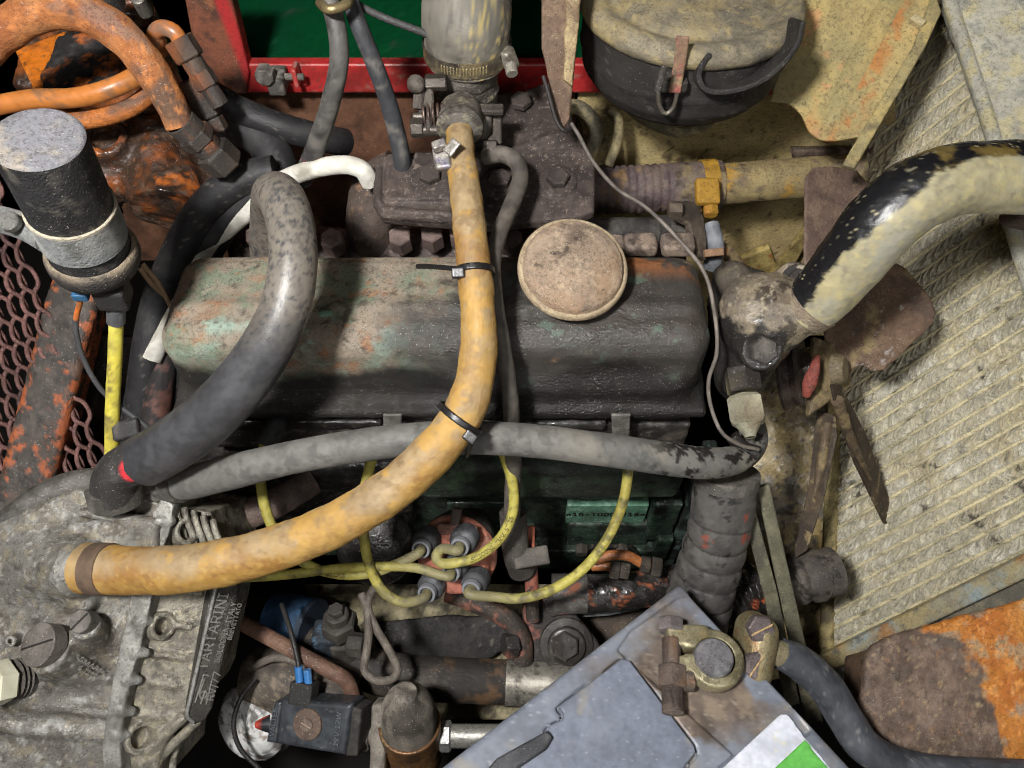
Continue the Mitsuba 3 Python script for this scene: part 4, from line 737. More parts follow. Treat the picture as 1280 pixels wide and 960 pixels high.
# ================================================================== air cleaner
AO = at(866, -12, -.05); AF = Fr(AO, XW, z=ZW); ra = 141 * px(-.05)
t = thing('air_cleaner', 'round oil bath air cleaner, black bowl under a dusty tan dished lid, at the top', 'air cleaner')
part(t, 'lid', lathe([(0, .006), (ra * .45, .005), (ra * .66, .001), (ra * .72, -.004), (ra * .78, -.003), (ra * .83, .002), (ra * .9, .003), (ra * .96, .0), (ra, -.006), (ra * 1.005, -.012), (ra * .985, -.017), (ra * .93, -.018)], AF, 120, sharp=60, step=.003), 'dirty',
     paint('#756d5c', ('#958661', 12, .48, .62), ('#625d53', 24, .5, .64), ('#8a816b', 60, .5, .64), ('#a8966a', 110, .60, .68, None, .8)), lump=.0012)
AB = paint('#2b2927', ('#363330', 30, .48, .62), ('#1f1d1c', 14, .55, .66), ('#6b655c', 120, .70, .76, None, .6))
part(t, 'bowl', lathe([(ra * .955, -.010), (ra * .955, -.050), (ra * .965, -.054), (ra * .95, -.058), (ra * .93, -.075), (ra * .84, -.090), (ra * .78, -.096), (ra * .3, -.098), (0, -.098)], AF, 120, sharp=60, step=.003), 'dirty', AB, lump=.0008)
lf = Fr(AF.out([0, -ra * .975, 0]), XW, y=nrm(ZW + .12 * YW))
k = part(t, 'latch_strap', plate(lf, [(844, 41), (861, 42), (858, 66), (850, 113), (834, 112), (841, 75)], .004, .007, .0014), 'dirty', paint('#8b6f5a', ('#b0605a', 40, .50, .60), ('#a5966f', 40, .5, .62), ('#5d5347', 90, .6, .7)), 'narrow latch strap with flaking red paint')
part(k, 'wire_loop', tube([list(lf.out(lf.pix(x, y, .004))) for x, y in ((824, 108), (823, 122), (826, 136), (833, 142), (841, 135), (846, 118), (848, 108))], .0022, .003, 10), 'metal', paint('#6b645b', ('#8d867a', 60, .5, .6)))
part(k, 'latch_foot', box(Fr(lf.out(lf.pix(838, 106, .0)), XW, ZW), (0, 0, .0), (.016, .006, .005), .002, .0016), 'dirty', '#34312e')
part(k, 'latch_clip', ptube([(830, 84, .03), (826, 98, .03), (822, 114, .025)], 5), 'dirty', '#3b3733')
dn = nrm([.05, -.52, .85]); DF = Fr(at(928, 88, .004), nrm([.8, .5, -.1]), z=dn)
dp = [tuple(DF.pix(x, y)[:2]) for x, y in spline([(872, 100), (880, 78), (905, 60), (945, 46), (980, 32), (1000, 36), (996, 62), (968, 92), (922, 113), (886, 117), (874, 108), (872, 100)], 5.)[:-1]]; dA = np.array(dp)
lip = [DF.pix(x, y)[:2] for x, y in spline([(886, 70), (878, 80), (873, 95), (882, 112), (912, 114), (950, 102), (980, 78), (997, 54), (1003, 30)], 6.)]
def f(p):
    d = np.full(p.shape[:-1], 9., np.float32)
    for a_, b_ in zip(lip[:-1], lip[1:]): d = np.minimum(d, scap(p[..., :2], a_, b_, 0.))
    return d2(d - .0026, np.abs(p[..., 2] + .014) - .016, .0008)
part(t, 'intake_lip', solid(f, list(dA.min(0) - .006) + [-.034], list(dA.max(0) + .006) + [.004], .0014, DF), 'dirty', AB)
# ================================================================== pipe along the back wall
t = thing('exhaust_pipe', 'beige pipe along the rear wall with a corrugated flexible left end', 'pipe')
part(t, 'corrugated_section', ptube([(735, 238, -.235), (790, 237, -.235), (838, 234, -.235)], 27, step=.002, ripple=lambda s: .003 * np.abs(np.sin(s * math.pi / .0098)) ** .6), 'dirty', paint('#5d5050', ('#75655c', 25, .48, .62), ('#463c3c', 30, .55, .66), ('#8d7048', 30, .60, .68)))
PP = paint('#8b7b58', ('#a08f63', 25, .48, .62), ('#6a5c50', 22, .54, .64), ('#40352d', 44, .62, .68), ('#b3862f', 30, .64, .72))
part(t, 'collar', ptube([(836, 234, -.235), (900, 231, -.235)], 29.5), 'dirty', paint('#6b5e58', ('#8b7a55', 30, .48, .6), ('#3d3430', 40, .58, .66)), lump=.0012)
part(t, 'pipe', ptube([(895, 231, -.235), (980, 224, -.235), (1075, 218, -.235)], 25), 'dirty', PP, lump=.0008)
k = part(t, 'clamp', ptube([(875, 232, -.235), (893, 231, -.235)], 31.5, step=.002), 'dirty', paint('#a07a2e', ('#c99a38', 40, .48, .60), ('#6b5338', 40, .58, .66)))
part(k, 'bolt', hexa(frax(at(888, 258, -.19), [0, -1, .3]), .009, -.012, .012), 'dirty', paint('#ad8330', ('#8a4a26', 50, .56, .64)))
part(k, 'saddle', box(Fr(at(884, 240, -.185), XW, z=[0, .2, 1]), (0, 0, 0), (.014, .016, .006), .003, .002), 'dirty', '#a67e30')
for i, (pts, r, lab, col) in enumerate((
    ([(733, 205, -.20), (745, 160, -.20), (722, 134, -.20), (690, 140, -.20)], 9, 'grey strap looped under the left of the air cleaner', '#77715f'),
    ([(772, 118, -.18), (800, 146, -.17), (840, 164, -.16), (872, 162, -.165), (892, 144, -.18), (893, 118, -.19)], 6.5, 'dusty hoop bracket hanging below the air cleaner bowl', '#6d664f'),
    ([(760, 208, -.21), (772, 175, -.205), (772, 145, -.205), (762, 136, -.205)], 6, 'beige bracket edge left of the air cleaner hoop', '#8d8160'))):
    solo('hoop_bracket' if i else 'wall_strap', lab, 'bracket', ptube(pts, r), 'dirty', paint(col, ('#a3966f', 40, .5, .62), ('#4f493c', 40, .56, .66)))
solo('wall_bracket_plate', 'dusty plate in the shadow under the left side of the air cleaner', 'bracket', plate(Fr(at(742, 170, -.23), XW, z=[0, .4, .9]), [(724, 140), (762, 134), (770, 150), (766, 200), (740, 210), (728, 170)], -.003, 0, .0025), 'dirty', paint('#726848', ('#3a332a', 40, .54, .62), ('#8f8258', 30, .5, .64)))
t = thing('heater_tube', 'dark steel tube behind the right end of the engine cover', 'tube')
part(t, 'tube', ptube([(700, 288, -.13), (770, 288, -.13), (862, 288, -.13)], 16), 'dirty', paint('#343130', ('#544f49', 30, .5, .64)))
part(t, 'collar', ptube([(822, 288, -.13), (834, 288, -.13)], 19), 'dirty', '#3b3735')
t = thing('end_bracket', 'curved brown steel bracket hooking over the right end of the engine cover', 'bracket')
BR = paint('#4d433a', ('#6b5d4e', 30, .48, .62), ('#332d28', 26, .55, .66))
part(t, 'hook', plate(Fr(at(868, 290, -.08), XW, z=[.5, .2, .85]), [(843, 258), (856, 250), (870, 253), (880, 270), (884, 300), (884, 325), (874, 318), (866, 296), (862, 280), (845, 270)], -.008, 0, .0018), 'dirty', BR)
part(t, 'nut', hexa(frax(at(845, 262, -.075), XW), .009, -.008, .006), 'dirty', BR)
t = thing('plug_connector', 'grey shouldered connector standing between the bracket and the thermostat housing', 'connector')
part(t, 'sleeve', ptube([(888, 282, -.10), (893, 300, -.095), (894, 318, -.10), (889, 334, -.11)], 11), 'rubber', paint('#63666a', ('#84868a', 40, .5, .62)))
part(t, 'clip', box(Fr(at(892, 316, -.075), [1, .1, 0], z=[0, 0, 1]), (0, 0, 0), (.010, .004, .004), .001, .0014), 'dirty', '#86684f')
solo('timing_bracket', 'beige and brown strip bracket slanting behind the thermostat housing', 'bracket', plate(Fr(at(925, 330, -.12), XW, z=[.5, .1, .8]), [(900, 310), (908, 303), (916, 306), (962, 372), (945, 378)], -.006, 0, .002), 'dirty', paint('#5d4a3c', ('#8b7a55', 40, .46, .6), ('#a5734a', 60, .62, .7)))
# ================================================================== thermostat housing and radiator hoses
HB_ = Fr(at(945, 420, -.03), [1, 0, 0], z=[0, 0, 1]); hl = lambda x, y, w: HB_.loc(at(x, y, w))
t = thing('thermostat_housing', 'bulbous cast thermostat housing, dusty on top and wet with black oil at its bolted flange', 'thermostat housing')
def f(p):
    d = sell(p, hl(951, 396, -.005), (.042, .041, .036))
    d = su(d, scap(p, hl(955, 392, .0), hl(1006, 384, .012), .034, .026), .012)
    e = sext(p, [tuple(hl(x, y, -.03)[:2]) for x, y in ((905, 345), (935, 335), (990, 352), (1000, 380), (985, 440), (955, 468), (925, 462), (912, 420))], -.03, .004, .003, .001)
    d = su(d, e, .010)
    d = su(d, scyl(p, hl(950, 440, -.05), hl(950, 437, .018), .0195, .003), .008)
    d = su(d, scyl(p, hl(993, 352, -.05), hl(993, 352, .004), .018, .003), .008)
    d = su(d, scap(p, hl(925, 470, -.05), hl(918, 380, -.05), .026), .015)
    return su(d, scap(p, hl(922, 400, -.07), hl(915, 350, -.03), .020, .019), .008)
def hc(p, n, a):
    c = paint('#716759', ('#857a66', 30, .48, .62), ('#57504a', 20, .54, .66), ('#5f5346', 60, .6, .68), ('#2f2922', 24, .56, .59), ('#9a8f7a', 120, .62, .7))(p, n, a)
    k = st(.049, .043, p[:, 1] + .022 * (fbm(p * 45, 4, 3) - .5) * 2 + .25 * (p[:, 0] - .24)); k = np.maximum(k, st(.0, -.03, p[:, 2])); return c + (C('#262422') - c) * k[:, None]
part(t, 'casting', solid(f, (-.06, -.075, -.09), (.085, .085, .065), .0017, HB_), 'gloss', hc, lump=.0016)
for x, y, w, r in ((951, 437, .017, .0135), (995, 350, .003, .011)):
    b = part(t, 'bolt', hexa(frax(at(x, y, w), nrm([.05, -.15, 1])), r, 0, .011), 'gloss', paint('#393532', ('#5d5750', 50, .5, .64)))
    part(b, 'washer', rod(frax(at(x, y, w - .001), nrm([.05, -.15, 1])), r * 1.35, 0, .0025, 36), 'gloss', '#2e2b29')
solo('stub_pipe', 'short grey capped pipe stub between the engine cover and the thermostat housing', 'pipe', ptube([(912, 345, -.05, 17), (908, 380, -.055, 18), (902, 425, -.07, 19)], 17), 'dirty', paint('#625d57', ('#7d766b', 30, .5, .62), ('#35302c', 60, .6, .68)))
t = thing('temperature_sender', 'pale crusted hexagonal temperature sender with a wire terminal under the thermostat housing', 'sensor')
TS = nrm([.05, -.75, .25]); tf = frax(at(933, 500, .0), -TS, x=(1, 0, .2)); CR = paint('#85826f', ('#a8a28a', 40, .48, .6), ('#6a5d48', 40, .54, .64), ('#4d4740', 30, .58, .66))
part(t, 'neck', hexa(frax(at(929, 478, -.005), -TS), .017, -.01, .014, 6), 'oily', paint('#34302d', ('#9b9272', 30, .58, .62)))
part(t, 'hexagon', hexa(frax(at(933, 514, .004), -TS, x=(1, 0, .4)), .0178, -.013, .015, 6, .2), 'dirty', CR)
part(t, 'shoulder', lathe([(.005, -.024), (.0065, -.02), (.0105, -.014), (.0125, -.010)], frax(at(933, 516, .004), -TS), 32), 'dirty', CR)
part(t, 'terminal', ptube([(936, 532, .0), (938, 552, -.01), (939, 562, -.015)], 5.5), 'metal', paint('#6d6b68', ('#8a8884', 60, .5, .6)))
part(t, 'grommet', ptube([(915, 545, .0), (930, 560, .0), (948, 566, .0)], 9, rough=.2), 'oily', '#242221')
uh = [(1003, 390, .014, 34), (1022, 374, .025, 37), (1062, 328, .05, 42), (1102, 279, .075, 45), (1145, 243, .085, 46), (1200, 224, .085, 44), (1250, 222, .08, 45), (1310, 222, .075, 47)]
def uhc(p, n, a):
    k = st(-.02, .10, n @ nrm([.55, -.75, .12]) + .15 + .30 * (fbm(p * 22, 5, 8) - .5) * 2 + .2 * (fbm(p * 120, 3, 4) - .5))
    c = paint('#151517', ('#77735f', 160, .70, .73), ('#b0a684', 220, .74, .76), ('#6b5a30', 30, .58, .66, xin(.30, .36)))(p, n, a)
    e = paint('#928b70', ('#a0956c', 10, .45, .62, None, .7), ('#8c8b82', 14, .48, .64, None, .8), ('#aea273', 110, .54, .66, None, .7), ('#6a675c', 70, .62, .70, None, .7))(p, n, a)
    return c + (e - c) * k[:, None]
t = thing('radiator_hose', 'fat black radiator hose caked with yellow dust underneath, leaving at the right edge', 'hose')
part(t, 'hose', ptube(uh, 45, step=.0016, rough=.03), 'sleek', uhc, lump=.0008)
part(t, 'cuff', ptube([(1004, 389, .014, 35.5), (1017, 378, .022, 38.2)], 37, step=.002), 'dirty', paint('#7a6d5d', ('#93866d', 40, .5, .62), ('#4d453d', 40, .6, .68)))
solo('hose_end_block', 'brown rubber stop at the right edge below the radiator hose', 'rubber block', box(Fr(at(1292, 258, .0), [1, -.2, 0], z=[0, 0, 1]), (0, 0, 0), (.022, .02, .02), .008, .003), 'dirty', '#5d4f49')
lh = [(908, 592, -.05, 39), (905, 625, -.06, 38), (899, 660, -.07, 37), (890, 695, -.085, 38), (878, 735, -.10, 39), (868, 775, -.12, 40)]
t = thing('bottom_hose', 'grey ribbed rubber hose dropping from the thermostat side behind the battery', 'hose')
def rip(s): return np.where(s > .052, .0034 * np.abs(np.sin((s - .052) * math.pi / .024)) ** .45 - .002, .001)
LH = paint('#454340', ('#565350', 22, .48, .62), ('#343230', 40, .56, .66), ('#1a1816', 50, .64, .67), ('#7d3f2e', 26, .745, .76))
part(t, 'hose', ptube(lh, 38, step=.0015, ripple=rip), 'rubber', LH, lump=.0008)
part(t, 'clamp', ptube([(908.5, 590, -.049, 41), (907, 604, -.053, 41)], 41, step=.002), 'dirty', paint('#4a4743', ('#6d6860', 40, .5, .62)))
t = thing('fan_side_hose', 'black ribbed hose low down between the ribbed grey hose and the radiator', 'hose')
part(t, 'hose', ptube([(880, 765, -.17), (930, 742, -.17), (975, 728, -.17)], 30, step=.002, ripple=lambda s: .0022 * np.sin(s * 2 * math.pi / .013)), 'oily', paint('#211f1e', ('#3d3936', 30, .5, .64), ('#b5562e', 40, .70, .73)))
part(t, 'end_boot', ptube([(962, 733, -.17, 28), (988, 726, -.175, 28), (996, 724, -.175, 32), (1004, 722, -.175, 29), (1012, 720, -.175, 33), (1022, 718, -.178, 33), (1028, 717, -.178, 30), (1042, 714, -.18, 30)], 33, step=.0016), 'dirty', paint('#45403c', ('#5f5850', 30, .48, .62), ('#201d1b', 60, .58, .64)), lump=.001)
for i, (poly, w0) in enumerate((([(928, 640), (945, 640), (972, 740), (1000, 880), (982, 885), (955, 745)], -.085), ([(946, 610), (962, 606), (990, 730), (1030, 905), (1008, 905), (972, 735)], -.095))):
    bf = Fr(at(965, 740, w0 - .01), [1, 0, .15], z=nrm([-.15, -.35, 1]))
    solo('drive_belt', ('left' if i == 0 else 'right') + ' of the two flat greenish grey drive belts running down beside the ribbed hose', 'belt', plate(bf, poly, -.006, 0, .002), 'dirty', paint('#5d5a49', ('#77735d', 40, .5, .62), ('#45423a', 24, .55, .66)))
# ================================================================== fan
t = thing('cooling_fan', 'brown rusty four bladed cooling fan between the engine and the radiator', 'fan')
FB = paint('#66503f', ('#7a6350', 22, .47, .61), ('#4d3e35', 18, .55, .66), ('#a09a93', 90, .70, .74), ('#8b7a55', 30, .62, .70))
part(t, 'blade', plate(Fr(at(1045, 270, -.14), XW, z=nrm([.35, .2, .9])), [(1008, 222), (1018, 210), (1040, 208), (1072, 214), (1086, 230), (1080, 300), (1040, 350), (1006, 350)], -.003, 0, .0022, .0014, .001), 'dirty', paint('#6b584e', ('#84705f', 22, .47, .61), ('#51443c', 18, .55, .66)))
part(t, 'blade', plate(Fr(at(1100, 395, -.12), XW, z=nrm([-.25, .2, .95])), [(1030, 400), (1090, 345), (1118, 328), (1132, 336), (1162, 372), (1169, 390), (1165, 404), (1104, 462), (1090, 463), (1080, 455), (1068, 458), (1055, 476), (1035, 470)], -.003, 0, .0022, .0014, .001), 'dirty', FB)
DBL = paint('#3d342b', ('#574938', 26, .48, .62), ('#332a23', 26, .55, .66), ('#8d7c58', 60, .64, .72))
for poly, w, z in (([(1021, 512), (1044, 520), (1046, 545), (1030, 620), (1008, 688), (993, 698), (992, 688), (1010, 610)], -.13, [-.75, .1, .65]), ([(1040, 480), (1052, 482), (1082, 540), (1118, 640), (1119, 656), (1106, 655), (1070, 580), (1048, 520)], -.10, [.75, -.1, .65])):
    b = part(t, 'blade', plate(Fr(at(1050, 580, w), [0, 1, 0], z=nrm(z)), poly, -.003, .0, .0013, .001), 'dirty', DBL)
    bfr = Fr(at(1050, 580, w), [0, 1, 0], z=nrm(z)); q = [(1046, 500), (1062, 545), (1088, 600)] if z[0] > 0 else [(1034, 528), (1028, 570), (1018, 620)]
    part(b, 'stiffener', tube([list(bfr.out(bfr.pix(x, y, .001))) + [r] for (x, y), r in zip(q, (.006, .0055, .002))], .006, .002, rough=.3), 'dirty', paint('#5d4f3d', ('#8d7c58', 40, .5, .62), ('#3d3329', 40, .55, .66)))
part(t, 'spider', plate(Fr(at(1035, 480, -.11), XW, z=nrm([.1, .1, 1])), [(1018, 420), (1040, 428), (1062, 460), (1066, 482), (1050, 492), (1030, 508), (1012, 520), (1015, 470)], -.012, 0, .0022, .003), 'dirty', paint('#77684b', ('#93825a', 30, .48, .62), ('#4b4034', 26, .56, .66)))
pf = Fr(at(1000, 462, -.14), [0, 1, .1], z=nrm([.85, .1, .45]))
t = thing('fan_pulley', 'dark oily pulley behind the thermostat housing with a stripe of red paint', 'pulley')
part(t, 'rim', lathe([(0, .022), (.022, .022), (.024, .006), (.045, .004), (.048, 0), (.040, -.008), (.048, -.016), (.046, -.02), (0, -.02)], pf, 64, sharp=30), 'oily', paint('#352c27', ('#5d4f42', 24, .5, .64), ('#1e1a18', 24, .55, .66)))
part(t, 'hub', lathe([(0, .030), (.013, .030), (.016, .026), (.018, .018)], Fr(at(1020, 462, -.10), [0, 1, .1], z=nrm([.8, .0, .6])), 40), 'dirty', paint('#6d614b', ('#4b4137', 40, .5, .62)))
part(t, 'painted_lobe', ptube([(1008, 494, -.09, 4), (1012, 480, -.082, 8), (1018, 460, -.078, 7), (1021, 446, -.084, 4)], 8, rough=.25), 'dirty', paint('#7d4038', ('#5d4034', 60, .46, .58), ('#9b5244', 60, .5, .62)), lump=.002)
# ================================================================== battery
BN = nrm([0, .62, .78]); BO = at(850, 728, -.02); BF = Fr(BO, onplane(1065, 960, BO, BN) - BO, z=BN)    # x along the right edge, y up the picture's right
bp = lambda x, y, z=0.: BF.pix(x, y, z)
t = thing('battery', 'blue grey plastic battery with a clip-on cover, dirty round its terminal, at the bottom', 'battery')
BT = paint('#686d77', ('#747982', 8, .48, .62), ('#5c6069', 20, .54, .66), ('#837c70', 12, .58, .66, None, .8), ('#a5a6a8', 200, .72, .75, None, .6))
def btc(p, n, a):
    c = BT(p, n, a); q = BF.loc(p); e = bp(870, 800)
    k = st(.085, .035, np.abs(q[:, 0] - e[0] - .03) * .8 + .05 * (fbm(p * 24, 4, 6) - .5) * 2) * st(-.16, -.10, q[:, 1]) * st(.45, .58, fbm(p * 20, 4, 2) + .25 * st(.06, .02, np.linalg.norm(q[:, :2] - bp(900, 880)[:2], axis=1)))
    d = paint('#5f544b', ('#7d6f60', 60, .5, .62), ('#463e38', 40, .54, .64), ('#9a9080', 170, .66, .72, None, .6))(p, n, a)
    return c + (d - c) * k[:, None]
LX, LY = bp(1065, 960)[0] + .14, bp(545, 960)
ly = LY[1]; SGN = 1 if ly > 0 else -1
CVO = [(776, 826), (786, 828), (866, 934), (868, 942), (862, 950), (800, 1030), (600, 1030), (688, 908), (703, 902), (704, 894), (698, 886)]
CVP = [tuple(bp(x, y)[:2]) for x, y in CVO]
def f(p):
    q = p.copy(); q[..., 1] = q[..., 1] * SGN
    d = sbox(q, (LX / 2, abs(ly) / 2 + .06, -.06), (LX / 2, abs(ly) / 2 + .06, .06), .006)
    e = sext(p, [tuple(bp(x, y)[:2]) for x, y in ((848, 750), (868, 745), (1012, 912), (950, 962), (938, 958), (775, 812), (790, 790))], -.0045, .02, .002, .002)
    d = ss(d, e, .003)
    g = np.abs(spoly(p[..., 0], p[..., 1], CVP) - .0016); d = ss(d, np.maximum(g - .0011, np.abs(p[..., 2]) - .007), .001)
    s0, s1 = bp(1024, 858), bp(800, 1040)
    ax = (s1 - s0) / np.linalg.norm(s1 - s0); nn = np.array([ax[1], -ax[0], 0]); r_ = (p - np.float32(s0)) @ np.float32(nn)
    return ss(d, np.maximum(np.abs(r_) - .0009, np.abs(p[..., 2]) - .004), .001)
by0, by1 = sorted((0., ly + .12 * SGN)); part(t, 'case', solid(f, (0, by0, -.12), (LX, by1, .0), .0023, BF), 'satin', btc)
cv = part(t, 'vent_cover', plate(Fr(BF.out([0, 0, -.0015]), BF.A[0], BF.A[1]), CVO, -.004, .0065, .0013, .0016, 0.), 'sleek', paint('#666b77', ('#737883', 8, .48, .62), ('#5b606b', 20, .54, .66), ('#857f73', 14, .66, .72, None, .7), ('#9a9ca0', 200, .72, .75, None, .6)))
for x, y in ((776, 838), (856, 940)): part(cv, 'latch_slot', ptube([(x, y - 4, .002), (x + 6, y - 8, .002), (x + 13, y - 13, .002)], 3), 'sleek', '#26262a')
part(t, 'carry_handle', plate(Fr(BF.out([0, 0, .012]), BF.A[0], BF.A[1]), [(622, 948), (640, 938), (684, 914), (690, 920), (682, 934), (640, 962), (610, 985), (598, 975)], -.01, 0, .0018, .003, .001), 'dirty', paint('#36373a', ('#4b4b4e', 40, .5, .64)))
lb = part(t, 'label', plate(Fr(BF.out([0, 0, .0005]), BF.A[0], BF.A[1]), [(975, 893), (985, 893), (1006, 922), (1080, 1010), (850, 1010)], -.001, .0008, .0014, .0005), 'sleek', paint('#b9bcc4', ('#a9acb5', 20, .5, .64), ('#c4c0a8', 60, .64, .70)), 'pale grey printed label')
part(lb, 'green_field', plate(Fr(BF.out([0, 0, .0018]), BF.A[0], BF.A[1]), [(1006, 923), (1080, 1010), (930, 1010), (960, 968)], -.001, .0004, .0014, .0004), 'sleek', paint('#5aa04a', ('#6bb25a', 20, .5, .62)))
part(t, 'post', lathe([(0, .012), (.0155, .012), (.017, .010), (.018, -.005)], Fr(BF.out(bp(890, 826, .012)), BF.A[0], BF.A[1]), 48, sharp=30), 'metal', paint('#7b7a7d', ('#9a989a', 40, .5, .62), ('#5f5d5f', 60, .55, .66)))
BRASS = paint('#8a8266', ('#a0987a', 40, .48, .6), ('#5a543f', 30, .52, .64), ('#93825a', 40, .60, .7))
TB = Fr(BF.out(bp(890, 826, .008)), [1, 0, .0], z=BN); tl = lambda x, y, z=0.: TB.pix(x, y, z)
def f(p):
    c = tl(891, 826); d = scyl(p, (c[0], c[1], -.007), (c[0], c[1], .009), .0265, .003)
    for y0 in (795, 834): a, b = tl(832, y0), tl(884, y0 + 6); m_ = (a + b) / 2; d = su(d, sbox(p, (m_[0], m_[1], .001), ((b[0] - a[0]) / 2, .0098, .009), .003), .004)
    d = ss(d, scyl(p, (c[0], c[1], -.02), (c[0], c[1], .02), .0178, .0008), .001)
    a, b = tl(828, 815), tl(880, 820); return ss(d, sbox(p, ((a[0] + b[0]) / 2, (a[1] + b[1]) / 2, 0), ((b[0] - a[0]) / 2, .0028, .02), .001), .001)
k = thing('terminal_clamp', 'dull brass battery terminal clamp with a rusty pinch bolt, gripping the round post', 'terminal clamp')
part(k, 'clamp', solid(f, (-.065, -.03, -.01), (.03, .03, .012), .0013, TB), 'metal', BRASS, lump=.0006)
RB = paint('#50463f', ('#665a51', 40, .48, .6), ('#67482f', 40, .56, .64), ('#3b322e', 40, .56, .66))
bxd = nrm(TB.out(tl(842, 895)) - TB.out(tl(838, 775))); bc_ = lambda y: frax(TB.out(tl(838 + (y - 775) * .03, y, .004)), bxd)
part(k, 'bolt_head', hexa(bc_(782), .0125, -.006, .006), 'metal', paint('#77706f', ('#94898a', 50, .5, .6)))
part(k, 'bolt_shank', rod(bc_(815), .0085, -.012, .012), 'dirty', RB)
part(k, 'nut', hexa(bc_(846), .0135, -.009, .010), 'dirty', RB)
part(k, 'thread', screw(bc_(872), .0098, -.015, .014), 'dirty', RB)
part(k, 'washer', rod(Fr(TB.out(tl(855, 850, .002)), bxd, z=XW), .0095, -.004, .008, 24), 'dirty', RB)
k = thing('cable_lug', 'brass cable lug with two rusty slotted bolts joined to the battery cable', 'cable connector')
LGf = Fr(at(944, 813, .012), [1, -.1, 0], z=nrm([.15, .05, 1]))
def f(p):
    a, b = LGf.pix(948, 790), LGf.pix(940, 838)
    return scap(np.stack([p[..., 0], p[..., 1], np.maximum(np.abs(p[..., 2] + .004) - .008, 0)], -1), (a[0], a[1], 0), (b[0], b[1], 0), .0165)
part(k, 'block', solid(f, (-.03, -.045, -.03), (.03, .045, .03), .0015, LGf), 'metal', paint('#7f704f', ('#997250', 30, .50, .62), ('#8f8768', 26, .5, .62)), lump=.0006)
for x, y, a in ((949, 785, .4), (942, 830, .9)):
    bq = Fr(LGf.out(LGf.pix(x, y, .014)), [math.cos(a), math.sin(a), 0], z=LGf.A[2]); b = part(k, 'bolt', hexa(bq, .0130, -.004, .006, 6), 'metal', paint('#6d6362', ('#877a78', 50, .5, .62)))
    part(b, 'slot', box(bq, (0, 0, .0062), (.0115, .0011, .0006), .0004, .0009), 'dirty', '#a58a64')
part(k, 'wire_end', ptube([(962, 812, .01), (978, 818, .005)], 16, rough=.1), 'dirty', paint('#7d745b', ('#a0977b', 60, .5, .6)))
solo('battery_cable', 'thick blue black battery cable snaking from the brass lug down to the bottom right edge', 'cable', ptube([(974, 816, .004, 19), (1000, 829, -.0, 22), (1032, 858, -.0, 22), (1056, 897, .005, 22), (1080, 932, .01, 22), (1120, 955, .01, 21), (1180, 968, .01, 22), (1310, 975, .01, 23)], 21, rough=.03), 'rubber', paint('#3a3d42', ('#4d5056', 25, .48, .62), ('#2b2d31', 22, .55, .66), ('#7d7b78', 150, .66, .72, None, .6)))
t = thing('orange_cover', 'orange painted steel cover at the bottom right, worn to a dark gritty patch', 'cover')
of_ = Fr(at(1190, 870, -.035), [1, .15, -.1], z=nrm([-.12, .25, .95]))
def oc(p, n, a):
    c = paint('#ad6c2a', ('#bb7d38', 20, .48, .62), ('#a35c22', 14, .55, .66), ('#a08968', 40, .62, .68), ('#8a7f6d', 26, .66, .69), ('#d08f4a', 130, .62, .68))(p, n, a)
    e = np.linalg.norm((p - at(1140, 920, -.035)) / np.array([.085, .105, 1]), axis=1) + .5 * (fbm(p * 24, 4, 12) - .5) + .10 * (fbm(p * 120, 3) - .5)
    k = st(1.0, .94, e); d = paint('#5a4e46', ('#74655a', 60, .48, .62), ('#463d37', 40, .54, .66), ('#a3906c', 150, .66, .72, None, .7), ('#9a7048', 90, .69, .75, None, .6))(p, n, a); return c + (d - c) * (k * .95)[:, None]
part(t, 'sheet', plate(of_, [(1083, 822), (1092, 808), (1120, 795), (1180, 778), (1240, 762), (1400, 716), (1400, 1040), (1100, 1040), (1094, 960), (1076, 880), (1080, 862)], -.012, 0, .0022, .005, .001), 'dirty', oc, lump=.0022)
part(t, 'skirt', plate(Fr(of_.out([0, 0, -.012]), of_.A[0], of_.A[1]), [(1090, 830), (1300, 770), (1300, 900), (1090, 900)], -.10, 0, .004, .004), 'dirty', paint('#5d4a3a', ('#3b332d', 30, .5, .62)))
# ================================================================== gas regulator at the bottom left
RG = Fr(at(110, 790, .0), [1, 0, 0], z=[0, 0, 1]); rl = lambda x, y, w=0.: RG.loc(at(x, y, w))
t = thing('gas_regulator', 'big ribbed aluminium gas regulator, stained grey with raised maker lettering, at the bottom left', 'gas regulator')
AL = paint('#6d6a64', ('#7b7871', 40, .48, .62), ('#514c45', 9, .46, .62), ('#5d564c', 30, .52, .64), ('#979793', 60, .55, .60, lambda p, n, a: st(-.33, -.37, p[:, 0]) * st(.45, .55, fbm(p * 12, 3, 3)), .8), ('#4d4943', 60, .60, .68), ('#7f7664', 90, .56, .66), ('#a5a29a', 160, .64, .70, None, .8), ('#aaa8a2', 60, .35, .55, WEAR, .9))
AL2 = paint('#726d62', ('#837e70', 50, .46, .58), ('#5a554c', 24, .50, .62), ('#999078', 130, .58, .66, None, .8), ('#48443d', 60, .60, .68), ('#a8a496', 60, .35, .55, WEAR, .9))
def P2(l, w): return [tuple(rl(x, y, w)[:2]) for x, y in l]
A1 = P2([(-60, 1040), (-60, 690), (-10, 655), (45, 622), (100, 606), (150, 610), (205, 632), (196, 690), (172, 770), (158, 850), (156, 930), (160, 1040)], .01)
def dist_up(p, c, R_): return np.sqrt((p[..., 0] - c[0]) ** 2 + (p[..., 1] - c[1]) ** 2 + (p[..., 2] - c[2]) ** 2) - R_
